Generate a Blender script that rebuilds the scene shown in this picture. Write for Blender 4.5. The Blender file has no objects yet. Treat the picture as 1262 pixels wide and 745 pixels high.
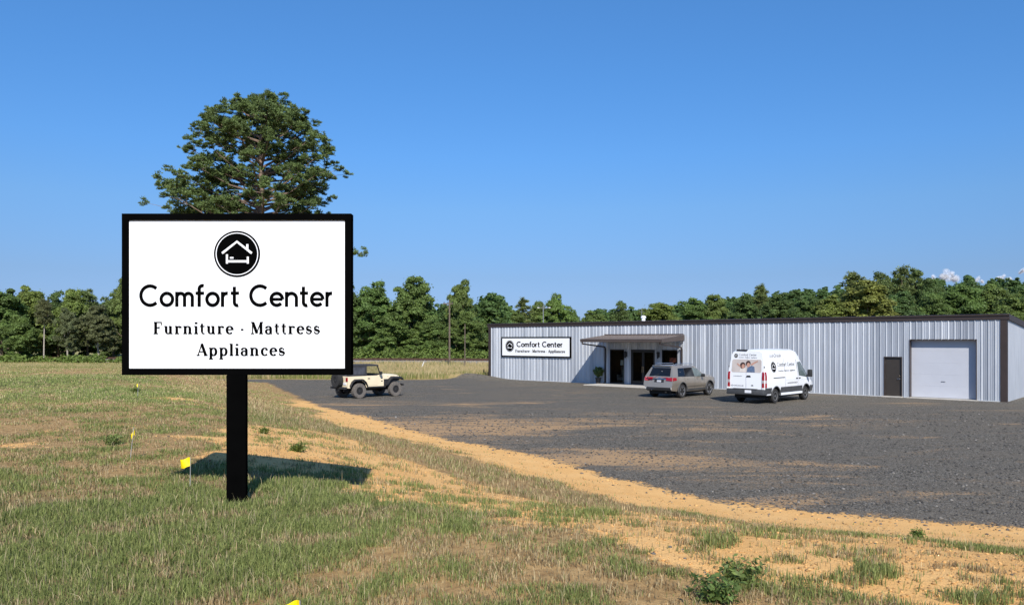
import bpy, bmesh, math, random
import numpy as np
from mathutils import Vector, Matrix
from mathutils.bvhtree import BVHTree

R = math.radians
PI = math.pi
S = bpy.context.scene
COL = S.collection
random.seed(7)
rng = np.random.default_rng(11)

# ------------------------------------------------------------------ camera
EYE = 3.1
F_PX, CX, HOR = 960.0, 631.0, 419.0          # focal length / centre / horizon of the 1262 px photograph
cam = bpy.data.cameras.new('camera')
cam.sensor_width = 36.0
cam.lens = F_PX / 1262.0 * 36.0
cam.shift_y = (HOR - 372.5) / 1262.0
cam.clip_start, cam.clip_end = 0.1, 12000
camo = bpy.data.objects.new('camera', cam)
camo.location = (0, 0, EYE)
camo.rotation_euler = (R(90), 0, 0)
COL.objects.link(camo)
S.camera = camo

# ------------------------------------------------------------------ light
SUN_TO = Vector((0.13, -1.0, 0.82)).normalized()      # direction towards the sun
elev = math.asin(SUN_TO.z)
azim = math.atan2(SUN_TO.x, SUN_TO.y)                 # clockwise from +Y
w = bpy.data.worlds.new('World')
S.world = w
w.use_nodes = True
nt = w.node_tree
nt.nodes.clear()
sky = nt.nodes.new('ShaderNodeTexSky')
sky.sky_type = 'NISHITA'
sky.sun_disc = False
sky.sun_elevation = elev
sky.sun_rotation = azim
sky.altitude = 150
sky.air_density = 1.15
sky.dust_density = 0.25
sky.ozone_density = 2.2
hs = nt.nodes.new('ShaderNodeHueSaturation')
hs.inputs['Saturation'].default_value = 1.12
bg = nt.nodes.new('ShaderNodeBackground')
bg.inputs['Strength'].default_value = 0.112
wo = nt.nodes.new('ShaderNodeOutputWorld')
nt.links.new(sky.outputs[0], hs.inputs['Color'])
# deep clear summer blue: less white light low down than the plain sky model gives
tcs = nt.nodes.new('ShaderNodeTexCoord')
sxyz = nt.nodes.new('ShaderNodeSeparateXYZ')
cr = nt.nodes.new('ShaderNodeValToRGB')
STOPS = [(0.0, (0.26, 0.36, 0.74)), (0.03, (0.25, 0.37, 0.80)), (0.08, (0.30, 0.40, 0.68)), (0.163, (0.40, 0.56, 0.80)), (0.227, (0.41, 0.645, 0.93)), (0.315, (0.43, 0.71, 1.0)), (0.40, (0.47, 0.77, 1.05)), (1.0, (0.6, 0.85, 1.08))]
el = cr.color_ramp.elements
while len(el) < len(STOPS): el.new(0.5)
for e_, (p_, c_) in zip(el, STOPS):
    e_.position = p_; e_.color = (*c_, 1)
mul = nt.nodes.new('ShaderNodeVectorMath'); mul.operation = 'MULTIPLY'
nt.links.new(tcs.outputs['Generated'], sxyz.inputs[0])
nt.links.new(sxyz.outputs[2], cr.inputs[0])
nt.links.new(hs.outputs[0], mul.inputs[0])
nt.links.new(cr.outputs[0], mul.inputs[1])
nt.links.new(mul.outputs[0], bg.inputs[0])
nt.links.new(bg.outputs[0], wo.inputs[0])
sun = bpy.data.lights.new('sun', 'SUN')
sun.energy = 4.6
sun.angle = R(0.53)
sun.color = (1.0, 0.95, 0.88)
suno = bpy.data.objects.new('sun', sun)
suno.rotation_euler = (-SUN_TO).to_track_quat('-Z', 'Y').to_euler()
suno.location = (10, -40, 60)
COL.objects.link(suno)
S.view_settings.view_transform = 'Standard'
S.view_settings.look = 'None'
S.view_settings.gamma = 1.0
S.view_settings.use_curve_mapping = False
S.view_settings.exposure = 0.38
S.cycles.max_bounces = 6
S.cycles.transparent_max_bounces = 8

# ------------------------------------------------------------------ helpers
def px2w(px, py, z=0.0):
    """a point of the photograph on the level z"""
    d = F_PX * (EYE - z) / (py - HOR)
    return Vector(((px - CX) / F_PX * d, d, z))

def px_at(px, d):
    return (px - CX) / F_PX * d

def z_at(py, d):
    return EYE + (HOR - py) / F_PX * d

def setp(o, label=None, cat=None, group=None, kind=None):
    if label: o['label'] = label
    if cat: o['category'] = cat
    if group: o['group'] = group
    if kind: o['kind'] = kind
    return o

def thing(name, label, cat, loc=(0, 0, 0), rz=0.0, group=None):
    o = bpy.data.objects.new(name, None)
    o.empty_display_size = 0.3
    o.location = loc
    o.rotation_euler = (0, 0, rz)
    COL.objects.link(o)
    return setp(o, label, cat, group)

def link_mesh(name, me, parent=None):
    o = bpy.data.objects.new(name, me)
    COL.objects.link(o)
    if parent is not None:
        o.parent = parent
    return o

def copy_tree(o, parent=None):
    c = o.copy()
    COL.objects.link(c)
    if parent is not None:
        c.parent = parent
    for ch in list(o.children):
        copy_tree(ch, c)
    return c

def np_mesh(name, verts, faces_flat, loop_tot, mat=None, smooth=False, attrs=None):
    """verts (n,3), faces as a flat index array with loop_tot corners each (constant)"""
    me = bpy.data.meshes.new(name)
    verts = np.asarray(verts, dtype=np.float32)
    nf = len(faces_flat) // loop_tot
    me.vertices.add(len(verts))
    me.vertices.foreach_set('co', verts.ravel())
    me.loops.add(len(faces_flat))
    me.loops.foreach_set('vertex_index', np.asarray(faces_flat, dtype=np.int32))
    me.polygons.add(nf)
    me.polygons.foreach_set('loop_start', np.arange(nf, dtype=np.int32) * loop_tot)
    if smooth:
        me.polygons.foreach_set('use_smooth', np.ones(nf, dtype=bool))
    for k, a in (attrs or {}).items():
        a = np.asarray(a, dtype=np.float32)
        if a.ndim == 1:
            at = me.attributes.new(k, 'FLOAT', 'POINT')
            at.data.foreach_set('value', a)
        else:
            at = me.attributes.new(k, 'FLOAT_COLOR', 'POINT')
            if a.shape[1] == 3:
                a = np.concatenate([a, np.ones((len(a), 1), np.float32)], 1)
            at.data.foreach_set('color', a.ravel())
    me.update(calc_edges=True)
    if mat: me.materials.append(mat)
    return me

class MB:
    def __init__(self):
        self.v, self.f = [], []

    def add(self, vs, fs):
        b = len(self.v)
        self.v += [tuple(p) for p in vs]
        self.f += [tuple(b + i for i in f) for f in fs]
        return self

    def box(self, x0, x1, y0, y1, z0, z1):
        v = [(x0, y0, z0), (x1, y0, z0), (x1, y1, z0), (x0, y1, z0), (x0, y0, z1), (x1, y0, z1), (x1, y1, z1), (x0, y1, z1)]
        return self.add(v, [(0, 3, 2, 1), (4, 5, 6, 7), (0, 1, 5, 4), (1, 2, 6, 5), (2, 3, 7, 6), (3, 0, 4, 7)])

    def rbox(self, x0, x1, y0, y1, z0, z1, r=0.02):
        bm = bmesh.new()
        bmesh.ops.create_cube(bm, size=1.0)
        for v in bm.verts:
            v.co = Vector(((x0 + x1) / 2 + v.co.x * (x1 - x0), (y0 + y1) / 2 + v.co.y * (y1 - y0), (z0 + z1) / 2 + v.co.z * (z1 - z0)))
        r = min(r, 0.45 * min(x1 - x0, y1 - y0, z1 - z0))
        bmesh.ops.bevel(bm, geom=list(bm.edges), offset=r, segments=2, profile=0.5, affect='EDGES')
        return self.bm(bm)

    def bm(self, bm, free=True):
        bm.verts.ensure_lookup_table()
        for i, v in enumerate(bm.verts): v.index = i
        self.add([v.co[:] for v in bm.verts], [[v.index for v in f.verts] for f in bm.faces])
        if free: bm.free()
        return self

    def tube(self, pts, rads, n=8, cap=True):
        pts = [Vector(p) for p in pts]
        if not hasattr(rads, '__len__'): rads = [rads] * len(pts)
        b = len(self.v)
        ref = None
        for i, p in enumerate(pts):
            d = (pts[min(i + 1, len(pts) - 1)] - pts[max(i - 1, 0)])
            d = d.normalized() if d.length > 1e-9 else Vector((0, 0, 1))
            if ref is None:
                ref = Vector((0, 0, 1)) if abs(d.z) < 0.9 else Vector((1, 0, 0))
            u = (ref - d * ref.dot(d)).normalized()
            q = d.cross(u)
            ref = u
            for k in range(n):
                a = 2 * PI * k / n + (PI / 4 if n == 4 else 0)
                self.v.append(tuple(p + (u * math.cos(a) + q * math.sin(a)) * rads[i]))
        for i in range(len(pts) - 1):
            for k in range(n):
                k2 = (k + 1) % n
                self.f.append((b + i * n + k, b + i * n + k2, b + (i + 1) * n + k2, b + (i + 1) * n + k))
        if cap:
            self.f.append(tuple(b + k for k in range(n))[::-1])
            e = b + (len(pts) - 1) * n
            self.f.append(tuple(e + k for k in range(n)))
        return self

    def lathe(self, prof, axis='z', n=24, c=(0, 0, 0), closed=False):
        """prof: list of (radius, height) along the axis"""
        b = len(self.v)
        for r, h in prof:
            for k in range(n):
                a = 2 * PI * k / n
                p, q = r * math.cos(a), r * math.sin(a)
                self.v.append({'z': (c[0] + p, c[1] + q, c[2] + h), 'y': (c[0] + p, c[1] + h, c[2] + q), 'x': (c[0] + h, c[1] + p, c[2] + q)}[axis])
        m = len(prof)
        for i in range(m if closed else m - 1):
            j = (i + 1) % m
            for k in range(n):
                k2 = (k + 1) % n
                self.f.append((b + i * n + k, b + i * n + k2, b + j * n + k2, b + j * n + k))
        if not closed:
            self.f.append(tuple(b + k for k in range(n)))
            self.f.append(tuple(b + (m - 1) * n + k for k in range(n)))
        return self

    def prism(self, poly, y0, y1, plane='xz'):
        n = len(poly)
        if plane == 'xz':
            v = [(x, y0, z) for x, z in poly] + [(x, y1, z) for x, z in poly]
        elif plane == 'yz':
            v = [(y0, x, z) for x, z in poly] + [(y1, x, z) for x, z in poly]
        else:
            v = [(x, y, y0) for x, y in poly] + [(x, y, y1) for x, y in poly]
        return self.add(v, [tuple(range(n)), tuple(range(2 * n - 1, n - 1, -1))] + [(i, i + n, (i + 1) % n + n, (i + 1) % n) for i in range(n)])

    def build(self, name, mat, parent=None, smooth=None, normals=True):
        me = bpy.data.meshes.new(name)
        me.from_pydata(self.v, [], self.f)
        if normals:
            bm = bmesh.new(); bm.from_mesh(me)
            bmesh.ops.recalc_face_normals(bm, faces=bm.faces[:])
            bm.to_mesh(me); bm.free()
        if smooth:
            me.polygons.foreach_set('use_smooth', np.ones(len(me.polygons), dtype=bool))
            me.set_sharp_from_angle(angle=R(smooth))
        me.update()
        me.materials.append(mat)
        return link_mesh(name, me, parent)

def moved(mb, M):
    mb.v = [tuple(M @ Vector(p)) for p in mb.v]
    return mb

# value noise ---------------------------------------------------------------
def vnoise(x, y, seed=0):
    xi, yi = np.floor(x).astype(np.int64), np.floor(y).astype(np.int64)
    fx, fy = x - xi, y - yi
    fx, fy = fx * fx * (3 - 2 * fx), fy * fy * (3 - 2 * fy)
    def h(a, b):
        n = (a * 374761393 + b * 668265263 + seed * 982451653) & 0x7fffffff
        n = ((n ^ (n >> 13)) * 1274126177) & 0x7fffffff
        return ((n ^ (n >> 16)) & 0xffff) / 65535.0
    return (h(xi, yi) * (1 - fx) + h(xi + 1, yi) * fx) * (1 - fy) + (h(xi, yi + 1) * (1 - fx) + h(xi + 1, yi + 1) * fx) * fy

def fbm(x, y, seed=0, oct=4):
    s, a, t = 0, 0.5, 0
    for o in range(oct):
        s = s + a * vnoise(x * 2 ** o, y * 2 ** o, seed + o); t += a; a *= 0.5
    return s / t

def sstep(a, b, x):
    t = np.clip((x - a) / (b - a), 0, 1)
    return t * t * (3 - 2 * t)

# ------------------------------------------------------------------ materials
MATS = {}
def pmat(name, col, rough=0.6, metal=0.0, spec=0.5, noise=0.0, nscale=6.0, bump=0.0, coat=0.0, rvar=0.0):
    """principled material with a little procedural variation of its own colour"""
    if name in MATS: return MATS[name]
    m = bpy.data.materials.new(name)
    m.use_nodes = True
    t = m.node_tree
    p = t.nodes['Principled BSDF']
    p.inputs['Base Color'].default_value = (*col, 1)
    p.inputs['Roughness'].default_value = rough
    p.inputs['Metallic'].default_value = metal
    p.inputs['Specular IOR Level'].default_value = spec
    if coat:
        p.inputs['Coat Weight'].default_value = coat
        p.inputs['Coat Roughness'].default_value = 0.06
    if noise or bump or rvar:
        tc = t.nodes.new('ShaderNodeTexCoord')
        n = t.nodes.new('ShaderNodeTexNoise')
        n.inputs['Scale'].default_value = nscale
        n.inputs['Detail'].default_value = 5
        t.links.new(tc.outputs['Object'], n.inputs['Vector'])
        if noise:
            mr = t.nodes.new('ShaderNodeMapRange')
            mr.inputs['From Min'].default_value = 0.25; mr.inputs['From Max'].default_value = 0.75
            mr.inputs['To Min'].default_value = 1 - noise; mr.inputs['To Max'].default_value = 1 + noise
            mx = t.nodes.new('ShaderNodeVectorMath'); mx.operation = 'SCALE'
            mx.inputs[0].default_value = col
            t.links.new(n.outputs['Fac'], mr.inputs['Value'])
            t.links.new(mr.outputs[0], mx.inputs['Scale'])
            t.links.new(mx.outputs[0], p.inputs['Base Color'])
        if rvar:
            mr2 = t.nodes.new('ShaderNodeMapRange')
            mr2.inputs['To Min'].default_value = max(0.02, rough - rvar); mr2.inputs['To Max'].default_value = rough + rvar
            t.links.new(n.outputs['Fac'], mr2.inputs['Value'])
            t.links.new(mr2.outputs[0], p.inputs['Roughness'])
        if bump:
            b = t.nodes.new('ShaderNodeBump')
            b.inputs['Strength'].default_value = bump
            b.inputs['Distance'].default_value = 0.02
            t.links.new(n.outputs['Fac'], b.inputs['Height'])
            t.links.new(b.outputs[0], p.inputs['Normal'])
    MATS[name] = m
    return m

def leaf_mat(name, base, var=0.35, trans=0.3, attr='tone'):
    """leaves: own colour varies leaf by leaf and tree by tree; some light passes through"""
    m = bpy.data.materials.new(name)
    m.use_nodes = True
    t = m.node_tree
    p = t.nodes['Principled BSDF']
    out = t.nodes['Material Output']
    a = t.nodes.new('ShaderNodeAttribute'); a.attribute_name = attr
    oi = t.nodes.new('ShaderNodeObjectInfo')
    hsv = t.nodes.new('ShaderNodeHueSaturation')
    hsv.inputs['Color'].default_value = (*base, 1)
    mh = t.nodes.new('ShaderNodeMapRange'); mh.inputs['To Min'].default_value = 0.485; mh.inputs['To Max'].default_value = 0.515
    t.links.new(oi.outputs['Random'], mh.inputs['Value'])
    t.links.new(mh.outputs[0], hsv.inputs['Hue'])
    mv = t.nodes.new('ShaderNodeMapRange'); mv.inputs['To Min'].default_value = 1 - var; mv.inputs['To Max'].default_value = 1 + var
    t.links.new(a.outputs['Fac'], mv.inputs['Value'])
    t.links.new(mv.outputs[0], hsv.inputs['Value'])
    t.links.new(hsv.outputs[0], p.inputs['Base Color'])
    p.inputs['Roughness'].default_value = 0.55
    p.inputs['Specular IOR Level'].default_value = 0.3
    tr = t.nodes.new('ShaderNodeBsdfTranslucent')
    br = t.nodes.new('ShaderNodeHueSaturation'); br.inputs['Value'].default_value = 1.3; br.inputs['Hue'].default_value = 0.485
    t.links.new(hsv.outputs[0], br.inputs['Color'])
    t.links.new(br.outputs[0], tr.inputs['Color'])
    mx = t.nodes.new('ShaderNodeMixShader'); mx.inputs[0].default_value = trans
    t.links.new(p.outputs[0], mx.inputs[1]); t.links.new(tr.outputs[0], mx.inputs[2])
    t.links.new(mx.outputs[0], out.inputs['Surface'])
    return m

def grass_mat():
    m = bpy.data.materials.new('grass_blades')
    m.use_nodes = True
    t = m.node_tree
    p = t.nodes['Principled BSDF']; out = t.nodes['Material Output']
    a = t.nodes.new('ShaderNodeAttribute'); a.attribute_name = 'tint'
    t.links.new(a.outputs['Color'], p.inputs['Base Color'])
    p.inputs['Roughness'].default_value = 0.7
    p.inputs['Specular IOR Level'].default_value = 0.2
    tr = t.nodes.new('ShaderNodeBsdfTranslucent')
    t.links.new(a.outputs['Color'], tr.inputs['Color'])
    mx = t.nodes.new('ShaderNodeMixShader'); mx.inputs[0].default_value = 0.3
    t.links.new(p.outputs[0], mx.inputs[1]); t.links.new(tr.outputs[0], mx.inputs[2])
    t.links.new(mx.outputs[0], out.inputs['Surface'])
    return m

def glass_mat(name, tint=(0.6, 0.65, 0.65), gloss=0.12):
    m = bpy.data.materials.new(name)
    m.use_nodes = True
    t = m.node_tree
    out = t.nodes['Material Output']
    tr = t.nodes.new('ShaderNodeBsdfTransparent'); tr.inputs[0].default_value = (*tint, 1)
    gl = t.nodes.new('ShaderNodeBsdfGlossy'); gl.inputs['Roughness'].default_value = 0.02
    fr = t.nodes.new('ShaderNodeFresnel'); fr.inputs['IOR'].default_value = 1.45
    mm = t.nodes.new('ShaderNodeMath'); mm.operation = 'MULTIPLY'; mm.inputs[1].default_value = gloss / 0.04 * 0.35
    t.links.new(fr.outputs[0], mm.inputs[0])
    mx = t.nodes.new('ShaderNodeMixShader')
    t.links.new(mm.outputs[0], mx.inputs[0])
    t.links.new(tr.outputs[0], mx.inputs[1]); t.links.new(gl.outputs[0], mx.inputs[2])
    t.links.new(mx.outputs[0], out.inputs['Surface'])
    return m

M_SIGN_W = pmat('sign_white', (0.86, 0.86, 0.86), 0.4, noise=0.015, nscale=3)
M_SIGN_K = pmat('sign_black', (0.0022, 0.0022, 0.0022), 0.6, spec=0.0, noise=0.2)
M_BROWN = pmat('brown_trim', (0.040, 0.028, 0.024), 0.45, noise=0.12, nscale=2)
M_DOORBROWN = pmat('door_brown', (0.035, 0.028, 0.022), 0.5, noise=0.1)
M_RUBBER = pmat('tyre_rubber', (0.022, 0.021, 0.020), 0.85, noise=0.25, nscale=9)
M_DUSTY = pmat('dusty_tyre', (0.13, 0.115, 0.10), 0.9, noise=0.35, nscale=7)
M_ALLOY = pmat('alloy', (0.55, 0.55, 0.56), 0.28, metal=0.9, noise=0.08)
M_STEELRIM = pmat('steel_rim', (0.38, 0.38, 0.38), 0.4, metal=0.7, noise=0.15)
M_DARKRIM = pmat('dark_rim', (0.045, 0.045, 0.047), 0.5, metal=0.3, noise=0.2)
M_BLACKPL = pmat('black_plastic', (0.020, 0.020, 0.021), 0.6, noise=0.2)
M_GREYPL = pmat('grey_plastic', (0.055, 0.057, 0.06), 0.65, noise=0.2)
M_UNDER = pmat('underbody', (0.012, 0.012, 0.012), 0.9, noise=0.3)
M_TINT = pmat('tinted_glass', (0.008, 0.009, 0.011), 0.06, spec=0.5, noise=0.2)
M_SEEGLASS = pmat('pale_glass', (0.10, 0.13, 0.13), 0.05, spec=0.8, noise=0.3, nscale=3)
M_RED = pmat('lamp_red', (0.30, 0.008, 0.014), 0.2, coat=0.6, noise=0.15)
M_CLEARL = pmat('lamp_clear', (0.7, 0.7, 0.68), 0.15, noise=0.1)
M_AMBER = pmat('lamp_amber', (0.7, 0.22, 0.02), 0.2, noise=0.1)
M_CHROME = pmat('chrome', (0.7, 0.7, 0.7), 0.12, metal=1.0, noise=0.05)
M_CONC = pmat('concrete', (0.46, 0.43, 0.38), 0.85, noise=0.15, nscale=3, bump=0.2)
M_PLATE = pmat('plate_white', (0.75, 0.76, 0.78), 0.4, noise=0.08)

# ------------------------------------------------------------------ terrain
EDGE_PX = [(392, 500), (453, 513.6), (514, 532.7), (568, 544), (600, 549), (674, 564), (748, 586), (807, 599), (877, 616), (932, 623), (1016, 632), (1098, 638), (1169, 645), (1262, 650)]
EDGE = [(-62.0, 66.0), (-36.0, 62.0), (-24.0, 59.5)] + [tuple(px2w(330, 471)[:2])] + [tuple(px2w(a, b)[:2]) for a, b in EDGE_PX] + [(14.5, 10.2), (26, 5.5), (60, -6), (160, -30)]
EDGE = np.array(EDGE)

def edge_dist(x, y):
    """signed distance to the lot's near edge: + on the bank, - on the lot"""
    best = np.full(np.shape(x), 1e9); sgn = np.ones(np.shape(x))
    for (ax, ay), (bx, by) in zip(EDGE[:-1], EDGE[1:]):
        dx, dy = bx - ax, by - ay
        t = np.clip(((x - ax) * dx + (y - ay) * dy) / (dx * dx + dy * dy), 0, 1)
        d = np.hypot(x - (ax + t * dx), y - (ay + t * dy))
        c = dx * (y - ay) - dy * (x - ax)
        m = d < best - 1e-9
        best = np.where(m, d, best); sgn = np.where(m, np.where(c > 0, -1.0, 1.0), sgn)
    return best * sgn

def height(x, y):
    x = np.asarray(x, float); y = np.asarray(y, float)
    d = edge_dist(x, y)
    bank = 1.42 * sstep(-0.2, 9.5, d) * (1 - 0.85 * sstep(35, 95, y))
    bank = bank + 0.10 * (fbm(x * 0.18, y * 0.18, 3, 3) - 0.5) * sstep(1, 6, d) * 2 + 0.03 * (fbm(x * 1.3, y * 1.3, 5, 2) - 0.5) * sstep(0.3, 2, d)
    far = sstep(85, 130, y)
    hill = 15.0 * sstep(150, 330, y) * sstep(10, 190, x) + 3 * sstep(150, 400, y)
    return bank + hill + 0.5 * far * (fbm(x * 0.03, y * 0.03, 8, 2) - 0.5)

def h1(x, y):
    return float(height(np.array([x]), np.array([y]))[0])

def on_ground(px, py):
    """where the ray through a pixel of the photograph meets the bank"""
    z = 0.7
    for _ in range(60):
        p = px2w(px, py, z)
        z = 0.5 * z + 0.5 * h1(p.x, p.y)
    return Vector((p.x, p.y, h1(p.x, p.y)))

def blob(x, y, cx, cy, rx, ry, rot=0.0):
    c, s = math.cos(rot), math.sin(rot)
    u = ((x - cx) * c + (y - cy) * s) / rx; v = (-(x - cx) * s + (y - cy) * c) / ry
    return np.exp(-(u * u + v * v))

def far_edge(x):
    return 61.6 + 3.4 * sstep(-7.0, -2.0, x) + 0.5 * np.sin(x * 0.16)

def masks(x, y):
    d = edge_dist(x, y)
    # far edge of the gravel, left of the building; on the right the gravel runs on round the corner
    fe = np.where(x < -1.5, far_edge(x) - y, 30.0)
    gravel = np.clip(0.5 + np.minimum(-d, fe) / 1.6, 0, 1)
    gravel = gravel * (1 - sstep(82, 86, y + 0 * x) * (x < 40))
    n = fbm(x * 0.45, y * 0.45, 21, 4)
    n2 = fbm(x * 1.4, y * 1.4, 31, 3)
    wid = 1.7 + 0.10 * np.clip(x + 2, 0, 10) - 0.6 * sstep(28, 36, y)
    strip = (1 - sstep(wid - 0.7, wid + 1.2, d + (n - 0.5) * 2.8 + (n2 - 0.5) * 1.6))
    strip = strip * (1 - sstep(34, 46, y))
    L_ = 0.16 + 0.30 * sstep(-6.5, -2.0, x) * (1 - sstep(8.5, 10.5, d)) * sstep(3.0, 5.5, d) * (1 - sstep(18, 26, y))
    L_ = L_ + 0.16 * sstep(1.0, 3.0, x) * (1 - sstep(9.0, 11.0, d))
    for q in ((0.48, -4.6, 16.4, 2.6, 2.8, -0.9), (0.34, -6.6, 22.5, 1.8, 4.0, 0.2), (0.40, -2.4, 12.2, 3.8, 2.0, -0.75), (0.30, 0.8, 8.8, 3.0, 1.2, -0.4), (0.34, 2.6, 6.6, 2.4, 0.9, -0.2), (0.34, 4.6, 7.4, 2.4, 1.2, -0.3), (0.30, 3.4, 9.8, 3.5, 1.0, -0.6), (0.40, 6.4, 9.6, 3.0, 1.4, -0.35), (0.36, 4.6, 5.6, 3.0, 1.0, -0.1),
              (0.34, -11.8, 19.6, 2.6, 1.2, 0.2), (0.20, -8.8, 15.0, 2.2, 1.0, 0.2), (0.24, -8.2, 12.0, 2.0, 0.9, 0.3), (0.26, -8.0, 24.0, 4.5, 2.5, 0.1), (-0.25, -3.8, 8.0, 2.2, 2.4, 0.0), (-0.2, -2.5, 10.2, 1.0, 0.8, 0.0)):
        L_ = L_ + q[0] * blob(x, y, *q[1:])
    L_ = L_ - 0.30 * sstep(1.6, 2.6, d) * (1 - sstep(4.6, 6.2, d)) * (1 - sstep(0.5, 3.0, x))
    L_ = L_ + 0.30 * blob(x, y, 5.6, 5.0, 3.0, 1.2, 0.0) + 0.22 * blob(x, y, 2.6, 5.2, 1.8, 0.7, 0.0)
    band = sstep(0.36, 0.66, L_ + 1.15 * (0.55 * n + 0.45 * n2 - 0.5)) * (d > 0)
    sand = np.clip(np.maximum(strip, band * 0.9), 0, 1)
    green = np.clip(0.14 + 1.9 * (fbm(x * 0.42, y * 0.34, 41, 5) - 0.38) + 0.40 * blob(x, y, -4.3, 7.0, 2.6, 3.0) + 0.35 * blob(x, y, -3.6, 11.0, 2.0, 1.6) + 0.42 * blob(x, y, -16, 27, 14, 11) + 0.22 * blob(x, y, 0.5, 6.0, 1.6, 1.2) - 0.25 * blob(x, y, -7, 16, 4, 4), 0, 1) * (1 - 0.5 * (1 - sstep(3.5, 7.5, d)))
    return d, gravel, sand, green

def axis(lo, hi, step, far, grow=1.22):
    a = list(np.arange(lo, hi + 1e-6, step))
    s = step
    while a[-1] < far: s *= grow; a.append(a[-1] + s)
    s = step
    while a[0] > -far: s *= grow; a.insert(0, a[0] - s)
    return np.array(a)

def m_ground():
    m = bpy.data.materials.new('ground')
    m.use_nodes = True
    t = m.node_tree
    L = t.links.new
    p = t.nodes['Principled BSDF']
    p.inputs['Specular IOR Level'].default_value = 0.15
    tc = t.nodes.new('ShaderNodeTexCoord')
    def attr(n):
        a = t.nodes.new('ShaderNodeAttribute'); a.attribute_name = n; return a.outputs['Fac']
    def noise(scale, det=4, rough=0.6, vec=None, dist=0):
        n = t.nodes.new('ShaderNodeTexNoise'); n.inputs['Scale'].default_value = scale; n.inputs['Detail'].default_value = det
        n.inputs['Roughness'].default_value = rough; n.inputs['Distortion'].default_value = dist
        L(vec or tc.outputs['Object'], n.inputs['Vector']); return n.outputs['Fac']
    def math_(op, a, b):
        n = t.nodes.new('ShaderNodeMath'); n.operation = op
        for i, q in enumerate((a, b)):
            if isinstance(q, (int, float)): n.inputs[i].default_value = q
            else: L(q, n.inputs[i])
        return n.outputs[0]
    def ramp(v, lo, hi, tlo=0.0, thi=1.0):
        n = t.nodes.new('ShaderNodeMapRange'); n.interpolation_type = 'SMOOTHSTEP'
        n.inputs['From Min'].default_value = lo; n.inputs['From Max'].default_value = hi
        n.inputs['To Min'].default_value = tlo; n.inputs['To Max'].default_value = thi
        L(v, n.inputs['Value']); return n.outputs[0]
    def mix(f, a, b):
        n = t.nodes.new('ShaderNodeMix'); n.data_type = 'RGBA'
        L(f, n.inputs['Factor'])
        for k, q in (('A', a), ('B', b)):
            s = [i for i in n.inputs if i.name == k and i.type == 'RGBA'][0]
            if isinstance(q, tuple): s.default_value = (*q, 1)
            else: L(q, s)
        return [o for o in n.outputs if o.type == 'RGBA'][0]
    def voro(scale, out='Color'):
        n = t.nodes.new('ShaderNodeTexVoronoi'); n.inputs['Scale'].default_value = scale
        L(tc.outputs['Object'], n.inputs['Vector']); return n
    # grassy soil
    n1 = noise(1.1); n2 = noise(9.0, 5, 0.7); n3 = noise(40.0, 3)
    soil = mix(ramp(n2, 0.3, 0.7), (0.24, 0.145, 0.060), (0.46, 0.30, 0.130))
    turf = mix(ramp(n3, 0.3, 0.7), (0.060, 0.075, 0.020), (0.15, 0.15, 0.050))
    gfac = ramp(math_('ADD', attr('green'), math_('MULTIPLY', math_('SUBTRACT', n2, 0.5), 0.9)), 0.40, 1.05)
    col = mix(gfac, soil, turf)
    # dry tall field far off
    col = mix(attr('field'), col, mix(ramp(noise(0.35, 5, 0.65), 0.35, 0.65), (0.40, 0.32, 0.14), (0.20, 0.21, 0.065)))
    # orange sand
    sf = ramp(math_('ADD', attr('sand'), math_('MULTIPLY', math_('SUBTRACT', n2, 0.5), 1.1)), 0.36, 0.64)
    grain = noise(70.0, 3, 0.7)
    sandc = mix(ramp(n1, 0.3, 0.7), (0.70, 0.39, 0.135), (0.78, 0.465, 0.180))
    sandc = mix(ramp(grain, 0.28, 0.50), (0.54, 0.30, 0.105), sandc)
    col = mix(sf, col, sandc)
    # dark gravel: every stone its own grey
    v = voro(30.0); v2 = voro(64.0)
    sep = t.nodes.new('ShaderNodeSeparateColor'); L(v.outputs['Color'], sep.inputs[0])
    sep2 = t.nodes.new('ShaderNodeSeparateColor'); L(v2.outputs['Color'], sep2.inputs[0])
    stone = mix(ramp(math_('ADD', math_('MULTIPLY', sep.outputs[0], 0.6), math_('MULTIPLY', sep2.outputs[0], 0.4)), 0.15, 0.95), (0.026, 0.025, 0.022), (0.215, 0.190, 0.150))
    stone = mix(ramp(sep2.outputs[1], 0.90, 0.93), stone, (0.34, 0.315, 0.27))
    mp = t.nodes.new('ShaderNodeMapping'); mp.inputs['Scale'].default_value = (0.16, 0.42, 0.3); mp.inputs['Rotation'].default_value = (0, 0, R(-24))
    L(tc.outputs['Object'], mp.inputs['Vector'])
    big = noise(1.0, 5, 0.62, mp.outputs[0], 0.4)
    stone = mix(ramp(big, 0.38, 0.66, 0.0, 0.5), stone, (0.155, 0.132, 0.10))
    mp2 = t.nodes.new('ShaderNodeMapping'); mp2.inputs['Scale'].default_value = (0.22, 0.75, 0.3); mp2.inputs['Rotation'].default_value = (0, 0, R(-14)); mp2.inputs['Location'].default_value = (3.1, 1.7, 0)
    L(tc.outputs['Object'], mp2.inputs['Vector'])
    st = noise(1.0, 6, 0.68, mp2.outputs[0], 0.6)
    pf = ramp(math_('ADD', math_('ADD', st, math_('MULTIPLY', attr('wash'), 0.26)), math_('MULTIPLY', math_('SUBTRACT', sep.outputs[2], 0.5), 0.16)), 0.60, 0.79, 0.0, 0.75)
    grav = mix(pf, stone, (0.50, 0.31, 0.150))
    gf = ramp(math_('ADD', math_('ADD', attr('gravel'), math_('MULTIPLY', math_('SUBTRACT', noise(1.1, 3, 0.6), 0.5), 0.8)), math_('MULTIPLY', math_('SUBTRACT', noise(9.0, 6, 0.75), 0.5), 1.0)), 0.42, 0.58)
    col = mix(gf, col, grav)
    L(col, p.inputs['Base Color'])
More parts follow.
